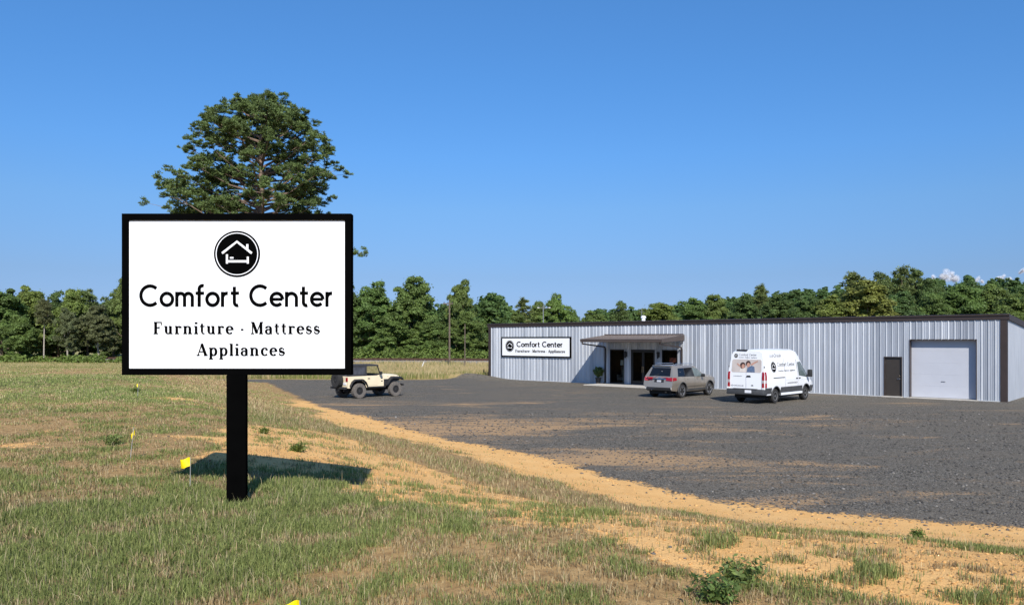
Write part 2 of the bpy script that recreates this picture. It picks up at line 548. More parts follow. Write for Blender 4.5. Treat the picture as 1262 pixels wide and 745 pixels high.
    p.inputs['Roughness'].default_value = 0.92
    hgt = math_('ADD', math_('MULTIPLY', math_('MULTIPLY', v.outputs['Distance'], -1.0), gf), math_('MULTIPLY', math_('ADD', n2, math_('MULTIPLY', grain, 0.5)), 0.9))
    b = t.nodes.new('ShaderNodeBump'); b.inputs['Strength'].default_value = 0.7; b.inputs['Distance'].default_value = 0.035
    L(hgt, b.inputs['Height']); L(b.outputs[0], p.inputs['Normal'])
    return m

def build_ground():
    xs = axis(-26, 30, 0.28, 5200); ys = axis(-4, 72, 0.28, 5200)
    X, Y = np.meshgrid(xs, ys)
    x, y = X.ravel(), Y.ravel()
    d, gravel, sand, green = masks(x, y)
    z = height(x, y)
    # low heap of loose gravel at the left corner of the building
    z = z + 0.42 * blob(x, y, -3.6, 63.6, 2.6, 0.9, -0.45)
    field = sstep(56, 70, y) * (1 - 0.0 * x)
    wash = np.clip(0.95 * blob(x, y, -3.2, 28, 6.5, 4.0, -0.2) + 0.9 * blob(x, y, 3.5, 20.0, 6.0, 2.2, -0.25) + 0.7 * blob(x, y, -5.5, 38, 6, 2, 0) + 0.55 * blob(x, y, 8, 30, 9, 3, 0) + 0.8 * blob(x, y, 5.6, 14.6, 1.5, 0.8, 0) + 0.5 * blob(x, y, 20.5, 37.5, 3, 1, -0.7), 0, 1)
    nx, ny = len(xs), len(ys)
    i = np.arange((nx - 1) * (ny - 1)); r, c = i // (nx - 1), i % (nx - 1)
    a = r * nx + c
    f = np.stack([a, a + 1, a + 1 + nx, a + nx], 1).ravel()
    me = np_mesh('ground', np.stack([x, y, z], 1), f, 4, m_ground(), True, {'gravel': gravel, 'sand': sand, 'green': green, 'field': field, 'wash': wash})
    setp(link_mesh('ground', me), kind='structure')
build_ground()

# ------------------------------------------------------------------ lettering: stroke alphabets
def arc(cx, cy, rx, ry, a0, a1, n=None):
    n = n or max(4, int(abs(a1 - a0) / 14))
    return [(cx + rx * math.cos(R(a0 + (a1 - a0) * i / n)), cy + ry * math.sin(R(a0 + (a1 - a0) * i / n))) for i in range(n + 1)]

SW = 0.125
def hump(x0, x1, xh=0.665, r=None):
    c = (x0 + x1) / 2; rx = (x1 - x0) / 2; ry = min(rx, 0.22)
    return [(x1, 0)] + arc(c, xh - SW / 2 - ry, rx, ry, 0, 180)
SANS = {
    'C': (0.92, [(arc(0.49, 0.5, 0.435, 0.435, 47, 313), SW)]),
    'o': (0.69, [(arc(0.345, 0.335, 0.27, 0.27, 0, 360, 30), SW)]),
    'm': (0.96, [([(0.11, 0), (0.11, 0.67)], SW), (hump(0.11, 0.475), SW), (hump(0.475, 0.84), SW)]),
    'f': (0.46, [([(0.19, 0), (0.19, 0.80)] + arc(0.35, 0.80, 0.16, 0.15, 170, 70), SW), ([(0.02, 0.61), (0.42, 0.61)], SW * 0.9)]),
    'r': (0.46, [([(0.11, 0), (0.11, 0.67)], SW), (arc(0.32, 0.39, 0.21, 0.215, 180, 80), SW)]),
    't': (0.48, [([(0.19, 0.90), (0.19, 0.20)] + arc(0.33, 0.20, 0.14, 0.145, 190, 290), SW), ([(0.02, 0.61), (0.41, 0.61)], SW * 0.9)]),
    'e': (0.68, [([(0.08, 0.335), (0.615, 0.335)], SW * 0.85), (arc(0.345, 0.335, 0.27, 0.27, 0, 318, 24), SW)]),
    'n': (0.70, [([(0.11, 0), (0.11, 0.67)], SW), (hump(0.11, 0.575), SW)]),
    ' ': (0.40, []),
}
def pen(pts, thick=0.15, hair=0.055):
    """thick on upright strokes, thin on level ones"""
    ws = []
    for i in range(len(pts)):
        a, b = pts[max(0, i - 1)], pts[min(len(pts) - 1, i + 1)]
        l = math.hypot(b[0] - a[0], b[1] - a[1]) or 1
        ws.append(hair + (thick - hair) * (abs(b[1] - a[1]) / l) ** 1.5)
    return (pts, ws)
def bar(x0, x1, y, w=0.055): return ([(x0, y), (x1, y)], w)
def stem(x, y0, y1, w=0.15): return ([(x, y0), (x, y1)], w)
SERIF = {
    'F': (0.86, [stem(0.22, 0, 1), bar(0.05, 0.74, 0.972), stem(0.715, 0.74, 0.99, 0.05), bar(0.2, 0.52, 0.52), stem(0.52, 0.42, 0.62, 0.05), bar(0.04, 0.42, 0.028)]),
    'u': (0.86, [stem(0.2, 0.2, 0.66, 0.14), pen(arc(0.39, 0.22, 0.19, 0.19, 180, 345), 0.12), stem(0.58, 0, 0.66, 0.14), bar(0.04, 0.22, 0.632), bar(0.42, 0.6, 0.632), bar(0.58, 0.76, 0.028)]),
    'r': (0.66, [stem(0.2, 0, 0.66, 0.14), bar(0.04, 0.22, 0.632), bar(0.03, 0.40, 0.028), (arc(0.42, 0.43, 0.2, 0.2, 170, 60), 0.06), ([(0.5, 0.50), (0.5, 0.63)], 0.14)]),
    'n': (0.88, [stem(0.2, 0, 0.66, 0.14), bar(0.04, 0.22, 0.632), bar(0.04, 0.37, 0.028), pen([(0.61, 0)] + arc(0.41, 0.43, 0.2, 0.2, 0, 165), 0.14), bar(0.46, 0.79, 0.028)]),
    'i': (0.42, [stem(0.2, 0, 0.66, 0.14), bar(0.04, 0.22, 0.632), bar(0.04, 0.37, 0.028), ([(0.2, 0.84), (0.2, 0.99)], 0.15)]),
    't': (0.54, [stem(0.22, 0.16, 0.86, 0.12), bar(0.04, 0.45, 0.632), (arc(0.35, 0.17, 0.13, 0.145, 185, 310), 0.07)]),
    'e': (0.72, [bar(0.1, 0.58, 0.36, 0.05), pen(arc(0.36, 0.33, 0.24, 0.305, 0, 318, 22), 0.14)]),
    'M': (1.16, [stem(0.17, 0, 0.98, 0.055), ([(0.2, 0.98), (0.55, 0.06)], 0.15), ([(0.53, 0.06), (0.88, 0.98)], 0.055), stem(0.91, 0, 1, 0.15), bar(0.02, 0.32, 0.028), bar(0.74, 1.09, 0.028), bar(0.04, 0.2, 0.972), bar(0.86, 1.09, 0.972)]),
    'a': (0.74, [pen(arc(0.32, 0.44, 0.2, 0.19, 155, 0) + [(0.52, 0.09)], 0.14), (arc(0.60, 0.09, 0.08, 0.07, 180, 290), 0.055), pen(arc(0.33, 0.2, 0.21, 0.185, 65, 335), 0.13), ([(0.14, 0.47), (0.14, 0.56)], 0.12)]),
    's': (0.62, [(arc(0.29, 0.485, 0.18, 0.145, 30, 255) + arc(0.29, 0.175, 0.2, 0.145, 75, -150), [0.05] * 4 + [0.09] * 9 + [0.13] * 4 + [0.12] * 6 + [0.06] * 20), stem(0.47, 0.46, 0.6, 0.05), stem(0.1, 0.06, 0.22, 0.05)]),
    'A': (1.0, [([(0.14, 0), (0.48, 1)], 0.055), ([(0.46, 1), (0.83, 0)], 0.15), bar(0.24, 0.68, 0.33), bar(0.02, 0.29, 0.028), bar(0.66, 0.99, 0.028)]),
    'p': (0.82, [stem(0.2, -0.3, 0.66, 0.14), bar(0.04, 0.22, 0.632), bar(0.04, 0.38, -0.272), pen(arc(0.42, 0.33, 0.23, 0.305, 160, -160, 22), 0.14)]),
    'l': (0.42, [stem(0.2, 0, 1, 0.14), bar(0.04, 0.22, 0.972), bar(0.04, 0.37, 0.028)]),
    'c': (0.68, [pen(arc(0.36, 0.33, 0.24, 0.305, 50, 318, 18), 0.14), ([(0.52, 0.44), (0.52, 0.57)], 0.13)]),
    '\u00b7': (0.34, [([(0.17, 0.29), (0.17, 0.43)], 0.14)]),
    ' ': (0.42, []),
}
DIGITBAR = {}

def ribbons(text, font, track=0.0):
    out, x = [], 0.0
    for ch in text:
        adv, rs = font[ch]
        for pts, wd in rs:
            if not hasattr(wd, '__len__'): wd = [wd] * len(pts)
            wd = (list(wd) + [wd[-1]] * len(pts))[:len(pts)]
            out.append(([(x + a, b) for a, b in pts], wd))
        x += adv + track
    return out, x - track

def ribbon_mesh(mb, rbs, mp, depth=0.004):
    """rbs in 2-D; mp(u, v, e) gives the 3-D point; each stroke a thin raised bar, no two on one plane"""
    for k, (pts, wd) in enumerate(rbs):
        e = depth * (1 + 0.05 * (k % 9))
        n = len(pts)
        b = len(mb.v)
        for i in range(n):
            a, c = pts[max(0, i - 1)], pts[min(n - 1, i + 1)]
            if pts[0] == pts[-1] or (abs(pts[0][0] - pts[-1][0]) + abs(pts[0][1] - pts[-1][1]) < 1e-6):
                a = pts[(i - 1) % (n - 1)] if i else pts[n - 2]; c = pts[(i + 1) % (n - 1)] if i < n - 1 else pts[1]
            dx, dy = c[0] - a[0], c[1] - a[1]; l = math.hypot(dx, dy) or 1
            nx, ny = -dy / l * wd[i] / 2, dx / l * wd[i] / 2
            for s, ee in ((1, e), (-1, e), (1, 0), (-1, 0)):
                mb.v.append(tuple(mp(pts[i][0] + s * nx, pts[i][1] + s * ny, ee)))
        for i in range(n - 1):
            p, q = b + i * 4, b + i * 4 + 4
            mb.f += [(p, p + 1, q + 1, q), (p, q, q + 2, p + 2), (p + 1, p + 3, q + 3, q + 1)]
        mb.f += [(b, b + 2, b + 3, b + 1), (b + 4 * n - 4, b + 4 * n - 3, b + 4 * n - 1, b + 4 * n - 2)]

def write(text, font, u0, u1, v0, cap, place, name, mat, parent, track=0.0, depth=0.004, bold=1.0):
    rb, wid = ribbons(text, font, track)
    k = (u1 - u0) / wid
    rb = [(p, [q * bold for q in wd]) for p, wd in rb]
    mb = MB()
    ribbon_mesh(mb, rb, lambda u, v, e: place(u0 + u * k, v0 + v * cap, e), depth)
    return mb.build(name, mat, parent)

def disc_pts(cx, cy, r, n=40):
    return [(cx + r * math.cos(2 * PI * i / n), cy + r * math.sin(2 * PI * i / n)) for i in range(n)]

def poly_raise(mb, pts, place, e0, e1):
    n = len(pts)
    mb.add([place(u, v, e1) for u, v in pts] + [place(u, v, e0) for u, v in pts], [tuple(range(n))] + [(i, i + n, (i + 1) % n + n, (i + 1) % n) for i in range(n)])

def logo(cu, cv, r, place, parent, depth=0.004, rx=None):
    rx = rx or r
    mb = MB(); poly_raise(mb, [(cu + (u) * rx, cv + v * r) for u, v in disc_pts(0, 0, 1)], place, 0, depth)
    o = mb.build('emblem', M_SIGN_K, parent)
    lines = [(arc(0, 0, 0.9, 0.9, 0, 360, 48), 0.035), ([(-0.64, 0.03), (0, 0.53), (0.64, 0.03)], 0.095), ([(0.45, 0.16), (0.45, 0.42)], 0.09),
             ([(-0.43, -0.42), (-0.43, -0.02)], 0.085), ([(-0.43, -0.32), (0.47, -0.32)], 0.095), ([(0.47, -0.42), (0.47, -0.12)], 0.085), ([(-0.3, -0.17), (-0.15, -0.17)], 0.07)]
    mb = MB()
    ribbon_mesh(mb, [(p, [wd] * len(p)) for p, wd in lines], lambda u, v, e: place(cu + u * rx, cv + v * r, depth + e), depth * 0.6)
    mb.build('emblem_line', M_SIGN_W, o)
    return o

# ------------------------------------------------------------------ the metal building
BA = Vector((-1.84, 63.0, 0)); BB = Vector((24.8, 39.1, 0))
BL = (BB - BA).length
BU = (BB - BA).normalized()
BN = Vector((-BU.y, BU.x, 0))                      # into the building
BROT = math.atan2(BU.y, BU.x)
BH, BD = 4.42, 22.0
def s_px(px):
    k = (px - CX) / F_PX
    return (k * BA.y - BA.x) / (BU.x - k * BU.y)
def b_world(s, t, z=0.0):
    return BA + BU * s + BN * t + Vector((0, 0, z))

def m_galv():
    m = bpy.data.materials.new('galvanised_panel')
    m.use_nodes = True
    t = m.node_tree; L = t.links.new
    p = t.nodes['Principled BSDF']
    tc = t.nodes.new('ShaderNodeTexCoord')
    mp = t.nodes.new('ShaderNodeMapping'); mp.inputs['Scale'].default_value = (3.27869, 0.02, 0.0)
    L(tc.outputs['Object'], mp.inputs['Vector'])
    # random tone per rib bay: spangle, plus oil-canning reflections put into the colour
    sep = t.nodes.new('ShaderNodeSeparateXYZ'); L(mp.outputs[0], sep.inputs[0])
    fl = t.nodes.new('ShaderNodeMath'); fl.operation = 'FLOOR'; L(sep.outputs[0], fl.inputs[0])
    wn = t.nodes.new('ShaderNodeTexWhiteNoise'); wn.noise_dimensions = '1D'; L(fl.outputs[0], wn.inputs['W'])
    n = t.nodes.new('ShaderNodeTexNoise'); n.inputs['Scale'].default_value = 1.6; n.inputs['Detail'].default_value = 6
    mp2 = t.nodes.new('ShaderNodeMapping'); mp2.inputs['Scale'].default_value = (3.0, 3.0, 0.35)
    L(tc.outputs['Object'], mp2.inputs['Vector']); L(mp2.outputs[0], n.inputs['Vector'])
    ad = t.nodes.new('ShaderNodeMath'); ad.operation = 'ADD'; L(wn.outputs[0], ad.inputs[0]); L(n.outputs['Fac'], ad.inputs[1])
    mr = t.nodes.new('ShaderNodeMapRange'); mr.inputs['From Min'].default_value = 0.2; mr.inputs['From Max'].default_value = 1.6
    mr.inputs['To Min'].default_value = 0.0; mr.inputs['To Max'].default_value = 1.0
    L(ad.outputs[0], mr.inputs['Value'])
    mx = t.nodes.new('ShaderNodeMix'); mx.data_type = 'RGBA'
    a = [i for i in mx.inputs if i.type == 'RGBA']
    a[0].default_value = (0.325, 0.35, 0.39, 1); a[1].default_value = (0.65, 0.67, 0.695, 1)
    L(mr.outputs[0], mx.inputs['Factor'])
    L([o for o in mx.outputs if o.type == 'RGBA'][0], p.inputs['Base Color'])
    p.inputs['Metallic'].default_value = 0.7
    p.inputs['Roughness'].default_value = 0.54
    # thin film oil-canning
    b = t.nodes.new('ShaderNodeBump'); b.inputs['Strength'].default_value = 0.12; b.inputs['Distance'].default_value = 0.03
    L(n.outputs['Fac'], b.inputs['Height']); L(b.outputs[0], p.inputs['Normal'])
    return m
M_GALV = m_galv()

def rib_profile(length, opens):
    """(s, outward) points of a ribbed sheet wall"""
    pts = []
    s = 0.0
    while s < length:
        for ds, o in ((0, 0), (0.055, 0), (0.065, 0.012), (0.075, 0.012), (0.088, 0), (0.140, 0), (0.150, 0.012), (0.160, 0.012), (0.173, 0), (0.184, 0.0), (0.236, 0.046), (0.254, 0.046), (0.304, 0.0)):
            if s + ds < length: pts.append((s + ds, o))
        s += 0.305
    pts.append((length, 0))
    for a, b, *_ in opens:
        pts += [(a, None), (b, None)]
    pts.sort(key=lambda q: q[0])
    out = []
    for i, (q, o) in enumerate(pts):
        if o is None:
            prv = next((p for p in reversed(pts[:i]) if p[1] is not None), (0, 0)); nxt = next((p for p in pts[i:] if p[1] is not None), (length, 0))
            f = (q - prv[0]) / max(1e-6, nxt[0] - prv[0]); o = prv[1] * (1 - f) + nxt[1] * f
        out.append((q, o))
    return out

def ribbed_wall(mb, length, opens, ztop, place, z0=-0.02):
    pr = rib_profile(length, opens)
    for (a, oa), (b, ob) in zip(pr[:-1], pr[1:]):
        if b - a < 1e-6: continue
        mid = (a + b) / 2
        za, zb = ztop(a), ztop(b)
        segs = [(z0, z0, za, zb)]
        for o in opens:
            if o[0] < mid < o[1]:
                lo, hi = o[2], o[3]
                segs = ([(z0, z0, lo, lo)] if lo > z0 + 0.01 else []) + [(hi, hi, za, zb)]
        for p0, p1, p2, p3 in segs:
            mb.add([place(a, oa, p0), place(b, ob, p1), place(b, ob, p3), place(a, oa, p2)], [(0, 1, 2, 3)])

def build_building():
    bld = thing('metal_building', 'long ribbed galvanised metal store building with brown trim and flat eave', 'building', BA, BROT)
    gar = (s_px(1121.5), s_px(1203), 0.0, 3.12)
    man = (s_px(1089.5), s_px(1112), 0.0, 2.20)
    w1 = (s_px(752), s_px(770), 0.06, 2.46)
    dd = (s_px(778), s_px(807.5), 0.06, 2.46)
    w2 = (s_px(816), s_px(835.5), 0.06, 2.46)
    opens = [gar, man, w1, dd, w2]
    mb = MB()
    ribbed_wall(mb, BL, opens, lambda s: BH - 0.12, lambda s, o, z: (s, -o, z))
    rt = lambda t: BH - 0.12 - t / 14.0
    mb2 = MB()
    ribbed_wall(mb2, BD, [], rt, lambda s, o, z: (BL + o, s, z))
    mb3 = MB()
    ribbed_wall(mb3, BD, [], rt, lambda s, o, z: (-o, s, z))
    mb4 = MB()
    ribbed_wall(mb4, BL, [], lambda s: BH - 0.12 - BD / 14.0, lambda s, o, z: (s, BD + o, z))
    mb.build('front_wall', M_GALV, bld, normals=False)
    mb2.build('side_wall', M_GALV, bld, normals=False)
    mb3.build('side_wall', M_GALV, bld, normals=False)
    mb4.build('rear_wall', M_GALV, bld, normals=False)
    # roof sheet
    r = MB()
    zr = lambda t: BH - 0.06 - t / 14.0
    r.add([(-0.1, -0.05, zr(0)), (BL + 0.1, -0.05, zr(0)), (BL + 0.1, BD + 0.1, zr(BD)), (-0.1, BD + 0.1, zr(BD)),
           (-0.1, -0.05, zr(0) - 0.05), (BL + 0.1, -0.05, zr(0) - 0.05), (BL + 0.1, BD + 0.1, zr(BD) - 0.05), (-0.1, BD + 0.1, zr(BD) - 0.05)],
          [(0, 1, 2, 3), (7, 6, 5, 4), (0, 4, 5, 1), (1, 5, 6, 2), (2, 6, 7, 3), (3, 7, 4, 0)])
    roof = r.build('roof', pmat('roof_sheet', (0.33, 0.35, 0.37), 0.4, metal=0.4, noise=0.1), bld)
    # eave trim: a formed gutter-like profile
    e = MB()
    prof = [(-0.045, BH - 0.29), (-0.075, BH - 0.27), (-0.075, BH - 0.10), (-0.12, BH - 0.09), (-0.13, BH), (0.03, BH + 0.015), (0.03, BH - 0.05), (-0.045, BH - 0.06)]
    e.prism(prof, -0.16, BL + 0.16, 'yz')
    e.build('eave_trim', M_BROWN, bld)
    for sd in (0, 1):
        q = MB()
        x0, x1 = (BL + 0.045, BL + 0.13) if sd else (-0.13, -0.045)
        v = []
        for t, dz in ((0.04, 0), (BD, 0)):
            z = BH - t / 14.0
            v += [(x0, t, z - 0.27), (x1, t, z - 0.27), (x1, t, z + 0.01), (x0, t, z + 0.01)]
        q.add(v, [(0, 1, 2, 3), (7, 6, 5, 4), (0, 4, 5, 1), (1, 5, 6, 2), (2, 6, 7, 3), (3, 7, 4, 0)])
        q.build('rake_trim', M_BROWN, bld)
        c = MB()
        if sd:
            c.prism([(BL - 0.24, -0.05), (BL + 0.05, -0.05), (BL + 0.05, 0.22), (BL + 0.012, 0.22), (BL + 0.012, -0.012), (BL - 0.24, -0.012)], -0.02, BH - 0.28, 'xy')
        else:
            c.prism([(0.20, -0.05), (-0.05, -0.05), (-0.05, 0.22), (-0.012, 0.22), (-0.012, -0.012), (0.20, -0.012)], -0.02, BH - 0.28, 'xy')
        c.build('corner_trim', M_BROWN, bld)
    # pale base flashing (bright line at the foot of the sheets)
    for a, b in ((0.2, w1[0] - 0.15), (w2[1] + 0.15, man[0] - 0.08), (man[1] + 0.08, gar[0] - 0.08), (gar[1] + 0.08, BL - 0.25)):
        MB().box(a, b, -0.062, -0.047, -0.02, 0.045).build('base_flashing', pmat('flashing', (0.6, 0.61, 0.62), 0.4, metal=0.3, noise=0.1), bld)
    # garage door, set back 0.3 m
    MW = pmat('door_white', (0.47, 0.485, 0.53), 0.5, noise=0.03, nscale=1.5)
    gd = MB()
    gz = 3.12
    for i in range(5):
        z0, z1 = 0.05 + i * (gz - 0.05) / 5, 0.05 + (i + 1) * (gz - 0.05) / 5 - 0.0015
        gd.rbox(gar[0] - 0.05, gar[1] + 0.05, 0.30, 0.345, z0, z1, 0.003)
    god = gd.build('garage_door', MW, bld)
    MB().box(gar[0] - 0.04, gar[1] + 0.04, 0.292, 0.34, 0.0, 0.052).build('bottom_seal', M_BLACKPL, god)
    MB().rbox(gar[0] + 1.45, gar[0] + 1.65, 0.27, 0.295, 0.9, 0.93, 0.005).build('handle', M_STEELRIM, god)
    jm = pmat('jamb_metal', (0.34, 0.36, 0.40), 0.5, metal=0.2, noise=0.1)
    MB().box(gar[0] - 0.03, gar[0], -0.04, 0.36, 0, gz).box(gar[1], gar[1] + 0.03, -0.04, 0.36, 0, gz).box(gar[0] - 0.03, gar[1] + 0.03, -0.04, 0.36, gz + 0.002, gz + 0.034).build('garage_jamb', M_BROWN, bld)
    MB().box(gar[0] - 0.1, gar[1] + 0.1, -0.25, 0.5, -0.05, 0.035).build('threshold', M_CONC, bld)
    # personnel door
    d = MB().rbox(man[0] + 0.05, man[1] - 0.05, 0.04, 0.085, 0.06, 2.15, 0.006).build('personnel_door', M_DOORBROWN, bld)
    MB().box(man[0], man[0] + 0.048, -0.042, 0.1, 0.04, 2.2).box(man[1] - 0.048, man[1], -0.042, 0.1, 0.04, 2.2).box(man[0], man[1], -0.044, 0.1, 2.153, 2.203).build('door_frame', M_BROWN, d)
    hx = man[1] - 0.14
    MB().tube([(hx, 0.04, 1.0), (hx, -0.03, 1.0), (hx - 0.11, -0.03, 1.0)], 0.012, 8).lathe([(0.03, 0.0), (0.03, -0.012)], 'y', 12, (hx, 0.04, 1.0)).build('handle', M_CHROME, d)
    MB().lathe([(0.028, 0.0), (0.028, -0.02)], 'y', 12, (hx, 0.04, 1.16)).build('deadbolt', M_CHROME, d)
    for z in (0.25, 1.05, 1.85): MB().box(man[0] + 0.04, man[0] + 0.06, 0.02, 0.045, z, z + 0.1).build('hinge', M_CHROME, d)
    MB().box(man[0] - 0.05, man[1] + 0.05, -0.3, 0.2, -0.05, 0.05).build('door_step', M_CONC, bld)
    # entrance: room behind the glass
    room = MB()
    a, b = w1[0] - 1.2, w2[1] + 1.2
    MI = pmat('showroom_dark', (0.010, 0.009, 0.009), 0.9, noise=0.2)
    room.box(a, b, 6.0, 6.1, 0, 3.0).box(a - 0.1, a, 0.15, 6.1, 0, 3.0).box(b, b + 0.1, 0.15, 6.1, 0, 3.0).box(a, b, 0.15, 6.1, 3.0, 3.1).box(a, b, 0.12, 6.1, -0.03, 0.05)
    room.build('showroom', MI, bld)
    G = glass_mat('shop_glass', (0.72, 0.75, 0.75), 0.015)
    FR = pmat('dark_frame', (0.012, 0.011, 0.011), 0.4, noise=0.15)
    for o in (w1, w2):
        f = MB()
        f.box(o[0], o[0] + 0.055, -0.045, 0.09, o[2], o[3]).box(o[1] - 0.055, o[1], -0.045, 0.09, o[2], o[3]).box(o[0] + 0.055, o[1] - 0.055, -0.043, 0.09, o[3] - 0.06, o[3]).box(o[0] + 0.055, o[1] - 0.055, -0.043, 0.09, o[2], o[2] + 0.08)
        fo = f.build('window', FR, bld)
        MB().box(o[0] + 0.05, o[1] - 0.05, 0.02, 0.03, o[2] + 0.07, o[3] - 0.05).build('pane', G, fo)
    mid = (dd[0] + dd[1]) / 2
    fo = MB().box(dd[0], dd[0] + 0.05, -0.045, 0.1, dd[2], dd[3]).box(dd[1] - 0.05, dd[1], -0.045, 0.1, dd[2], dd[3]).box(dd[0] + 0.05, dd[1] - 0.05, -0.043, 0.1, dd[3] - 0.06, dd[3]).build('entrance_frame', FR, bld)
    for x0, x1, hs_ in ((dd[0] + 0.055, mid - 0.004, 1), (mid + 0.004, dd[1] - 0.055, -1)):
        dl = MB().box(x0, x0 + 0.09, 0.0, 0.05, 0.08, 2.38).box(x1 - 0.09, x1, 0.0, 0.05, 0.08, 2.38).box(x0 + 0.09, x1 - 0.09, 0.002, 0.048, 2.27, 2.38).box(x0 + 0.09, x1 - 0.09, 0.002, 0.048, 0.08, 0.3).build('entrance_door', FR, bld)
        MB().box(x0 + 0.085, x1 - 0.085, 0.02, 0.03, 0.29, 2.28).build('pane', G, dl)
        hx = x1 - 0.05 if hs_ > 0 else x0 + 0.05
        MB().tube([(hx, 0, 0.9), (hx, -0.05, 0.9), (hx, -0.05, 1.3), (hx, 0, 1.3)], 0.012, 8).build('handle', M_CHROME, dl)
    # smooth trim boards between the openings
    TB = pmat('grey_board', (0.36, 0.38, 0.42), 0.5, metal=0.2, noise=0.06)
    z1 = 2.5
    for x0, x1 in ((w1[0] - 0.16, w1[0]), (w1[1], w1[1] + 0.14), (dd[0] - 0.14, dd[0]), (dd[1], dd[1] + 0.14), (w2[0] - 0.14, w2[0]), (w2[1], w2[1] + 0.16)):
        MB().box(x0, x1, -0.05, -0.036, 0.05, z1).build('trim_board', TB, bld)
    # canopy
    c0, c1 = s_px(745.5), s_px(843)
    P = 2.75
    can = MB()
    zb, zf = 3.43, 3.16
    v = [(c0, -0.04, zb), (c1, -0.04, zb), (c1, -P, zf), (c0, -P, zf), (c0, -0.04, zb - 0.06), (c1, -0.04, zb - 0.06), (c1, -P, zf - 0.06), (c0, -P, zf - 0.06)]
    can.add(v, [(0, 3, 2, 1), (4, 5, 6, 7), (0, 1, 5, 4), (1, 2, 6, 5), (2, 3, 7, 6), (3, 0, 4, 7)])
    n = int((c1 - c0) / 0.3)
    for i in range(n + 1):                              # standing ribs of the canopy roof
        s = c0 + 0.05 + i * (c1 - c0 - 0.1) / n
        can.add([(s - 0.02, -0.05, zb), (s + 0.02, -0.05, zb), (s + 0.02, -P, zf), (s - 0.02, -P, zf), (s - 0.012, -0.05, zb + 0.035), (s + 0.012, -0.05, zb + 0.035), (s + 0.012, -P, zf + 0.035), (s - 0.012, -P, zf + 0.035)],
                [(4, 5, 6, 7), (0, 1, 5, 4), (1, 2, 6, 5), (2, 3, 7, 6), (3, 0, 4, 7)])
    CB = pmat('canopy_brown', (0.085, 0.066, 0.058), 0.45, noise=0.1, nscale=2)
    co = can.build('canopy', pmat('canopy_sheet', (0.17, 0.14, 0.125), 0.4, metal=0.2, noise=0.12, nscale=2), bld)
    g = MB()
    g.prism([(-P - 0.13, zf + 0.02), (-P - 0.14, zf - 0.03), (-P - 0.12, zf - 0.06), (-P - 0.11, zf - 0.17), (-P - 0.02, zf - 0.19), (-P - 0.003, zf - 0.19), (-P - 0.003, zf + 0.02)], c0 - 0.05, c1 + 0.05, 'yz')
    g.build('gutter', CB, co)
    for s in (c0, c1):
        sd = 1 if s == c1 else -1
        q = MB()
        x0, x1 = sorted((s + sd * 0.003, s + sd * 0.05))
        q.prism([(-P, zf - 0.19), (-P, zf + 0.03), (-0.05, zb + 0.03), (-0.05, zb - 0.36)], x0, x1, 'yz')
        q.build('side_fascia', CB, co)
    MB().box(c0 + 0.01, c1 - 0.01, -P + 0.01, -0.06, 2.985, 3.02).build('soffit', pmat('soffit', (0.30, 0.31, 0.33), 0.6, noise=0.05), co)
    MB().box(c0, c1, -0.02 - 0.06, -0.037, zb + 0.003, zb + 0.10).build('wall_flashing', CB, co)
    for s, sd in ((c0 + 0.1, 1), (c1 - 0.12, -1)):
        MB().tube([(s, -P - 0.06, zf - 0.15), (s, -P - 0.06, zf - 0.30), (s, -0.16, 2.62), (s, -0.11, 2.5), (s, -0.11, 0.12), (s, -0.28, 0.07)], 0.062, 4).build('downspout', M_BROWN, bld)
    # wall lanterns
    for k, sx in enumerate((s_px(772.5), s_px(812.5))):
        l = MB().box(sx - 0.06, sx + 0.06, -0.075, -0.051, 1.95, 2.3)
        l.lathe([(0.02, 0.46), (0.10, 0.40), (0.115, 0.36), (0.08, 0.35), (0.065, 0.05), (0.03, 0.0)], 'z', 6, (sx, -0.2, 1.86)).tube([(sx, -0.07, 2.22), (sx, -0.2, 2.40), (sx, -0.2, 2.30)], 0.012, 6)
        lo = l.build('wall_lantern', M_BLACKPL, bld)
        if k: MB().box(sx - 0.10, sx + 0.10, -0.065, -0.051, 0.9, 1.35).build('notice_panel', M_PLATE, bld)
    MB().tube([(s_px(786.2), 0.7, 4.3), (s_px(786.2), 0.7, 4.62)], 0.13, 12).lathe([(0.13, 0.0), (0.19, 0.03), (0.16, 0.14), (0.03, 0.2)], 'z', 12, (s_px(786.2), 0.7, 4.62)).build('roof_vent', M_SIGN_W, bld, smooth=40)
    MB().tube([(s_px(782.2), 0.9, 4.3), (s_px(782.2), 0.9, 5.35)], 0.018, 6).tube([(s_px(782.2) - .22, 0.9, 5.1), (s_px(782.2) + .22, 0.9, 5.1)], 0.012, 5).build('antenna', M_STEELRIM, bld)
    # things at the front
    sl = MB().rbox(c0 - 0.15, c1 + 0.1, -2.35, -0.06, -0.06, 0.05, 0.012).build('concrete_slab', M_CONC)
    sl.location = BA; sl.rotation_euler = (0, 0, BROT)
    setp(sl, kind='structure')
    return dict(w1=w1, w2=w2, c0=c0, c1=c1)
B = build_building()

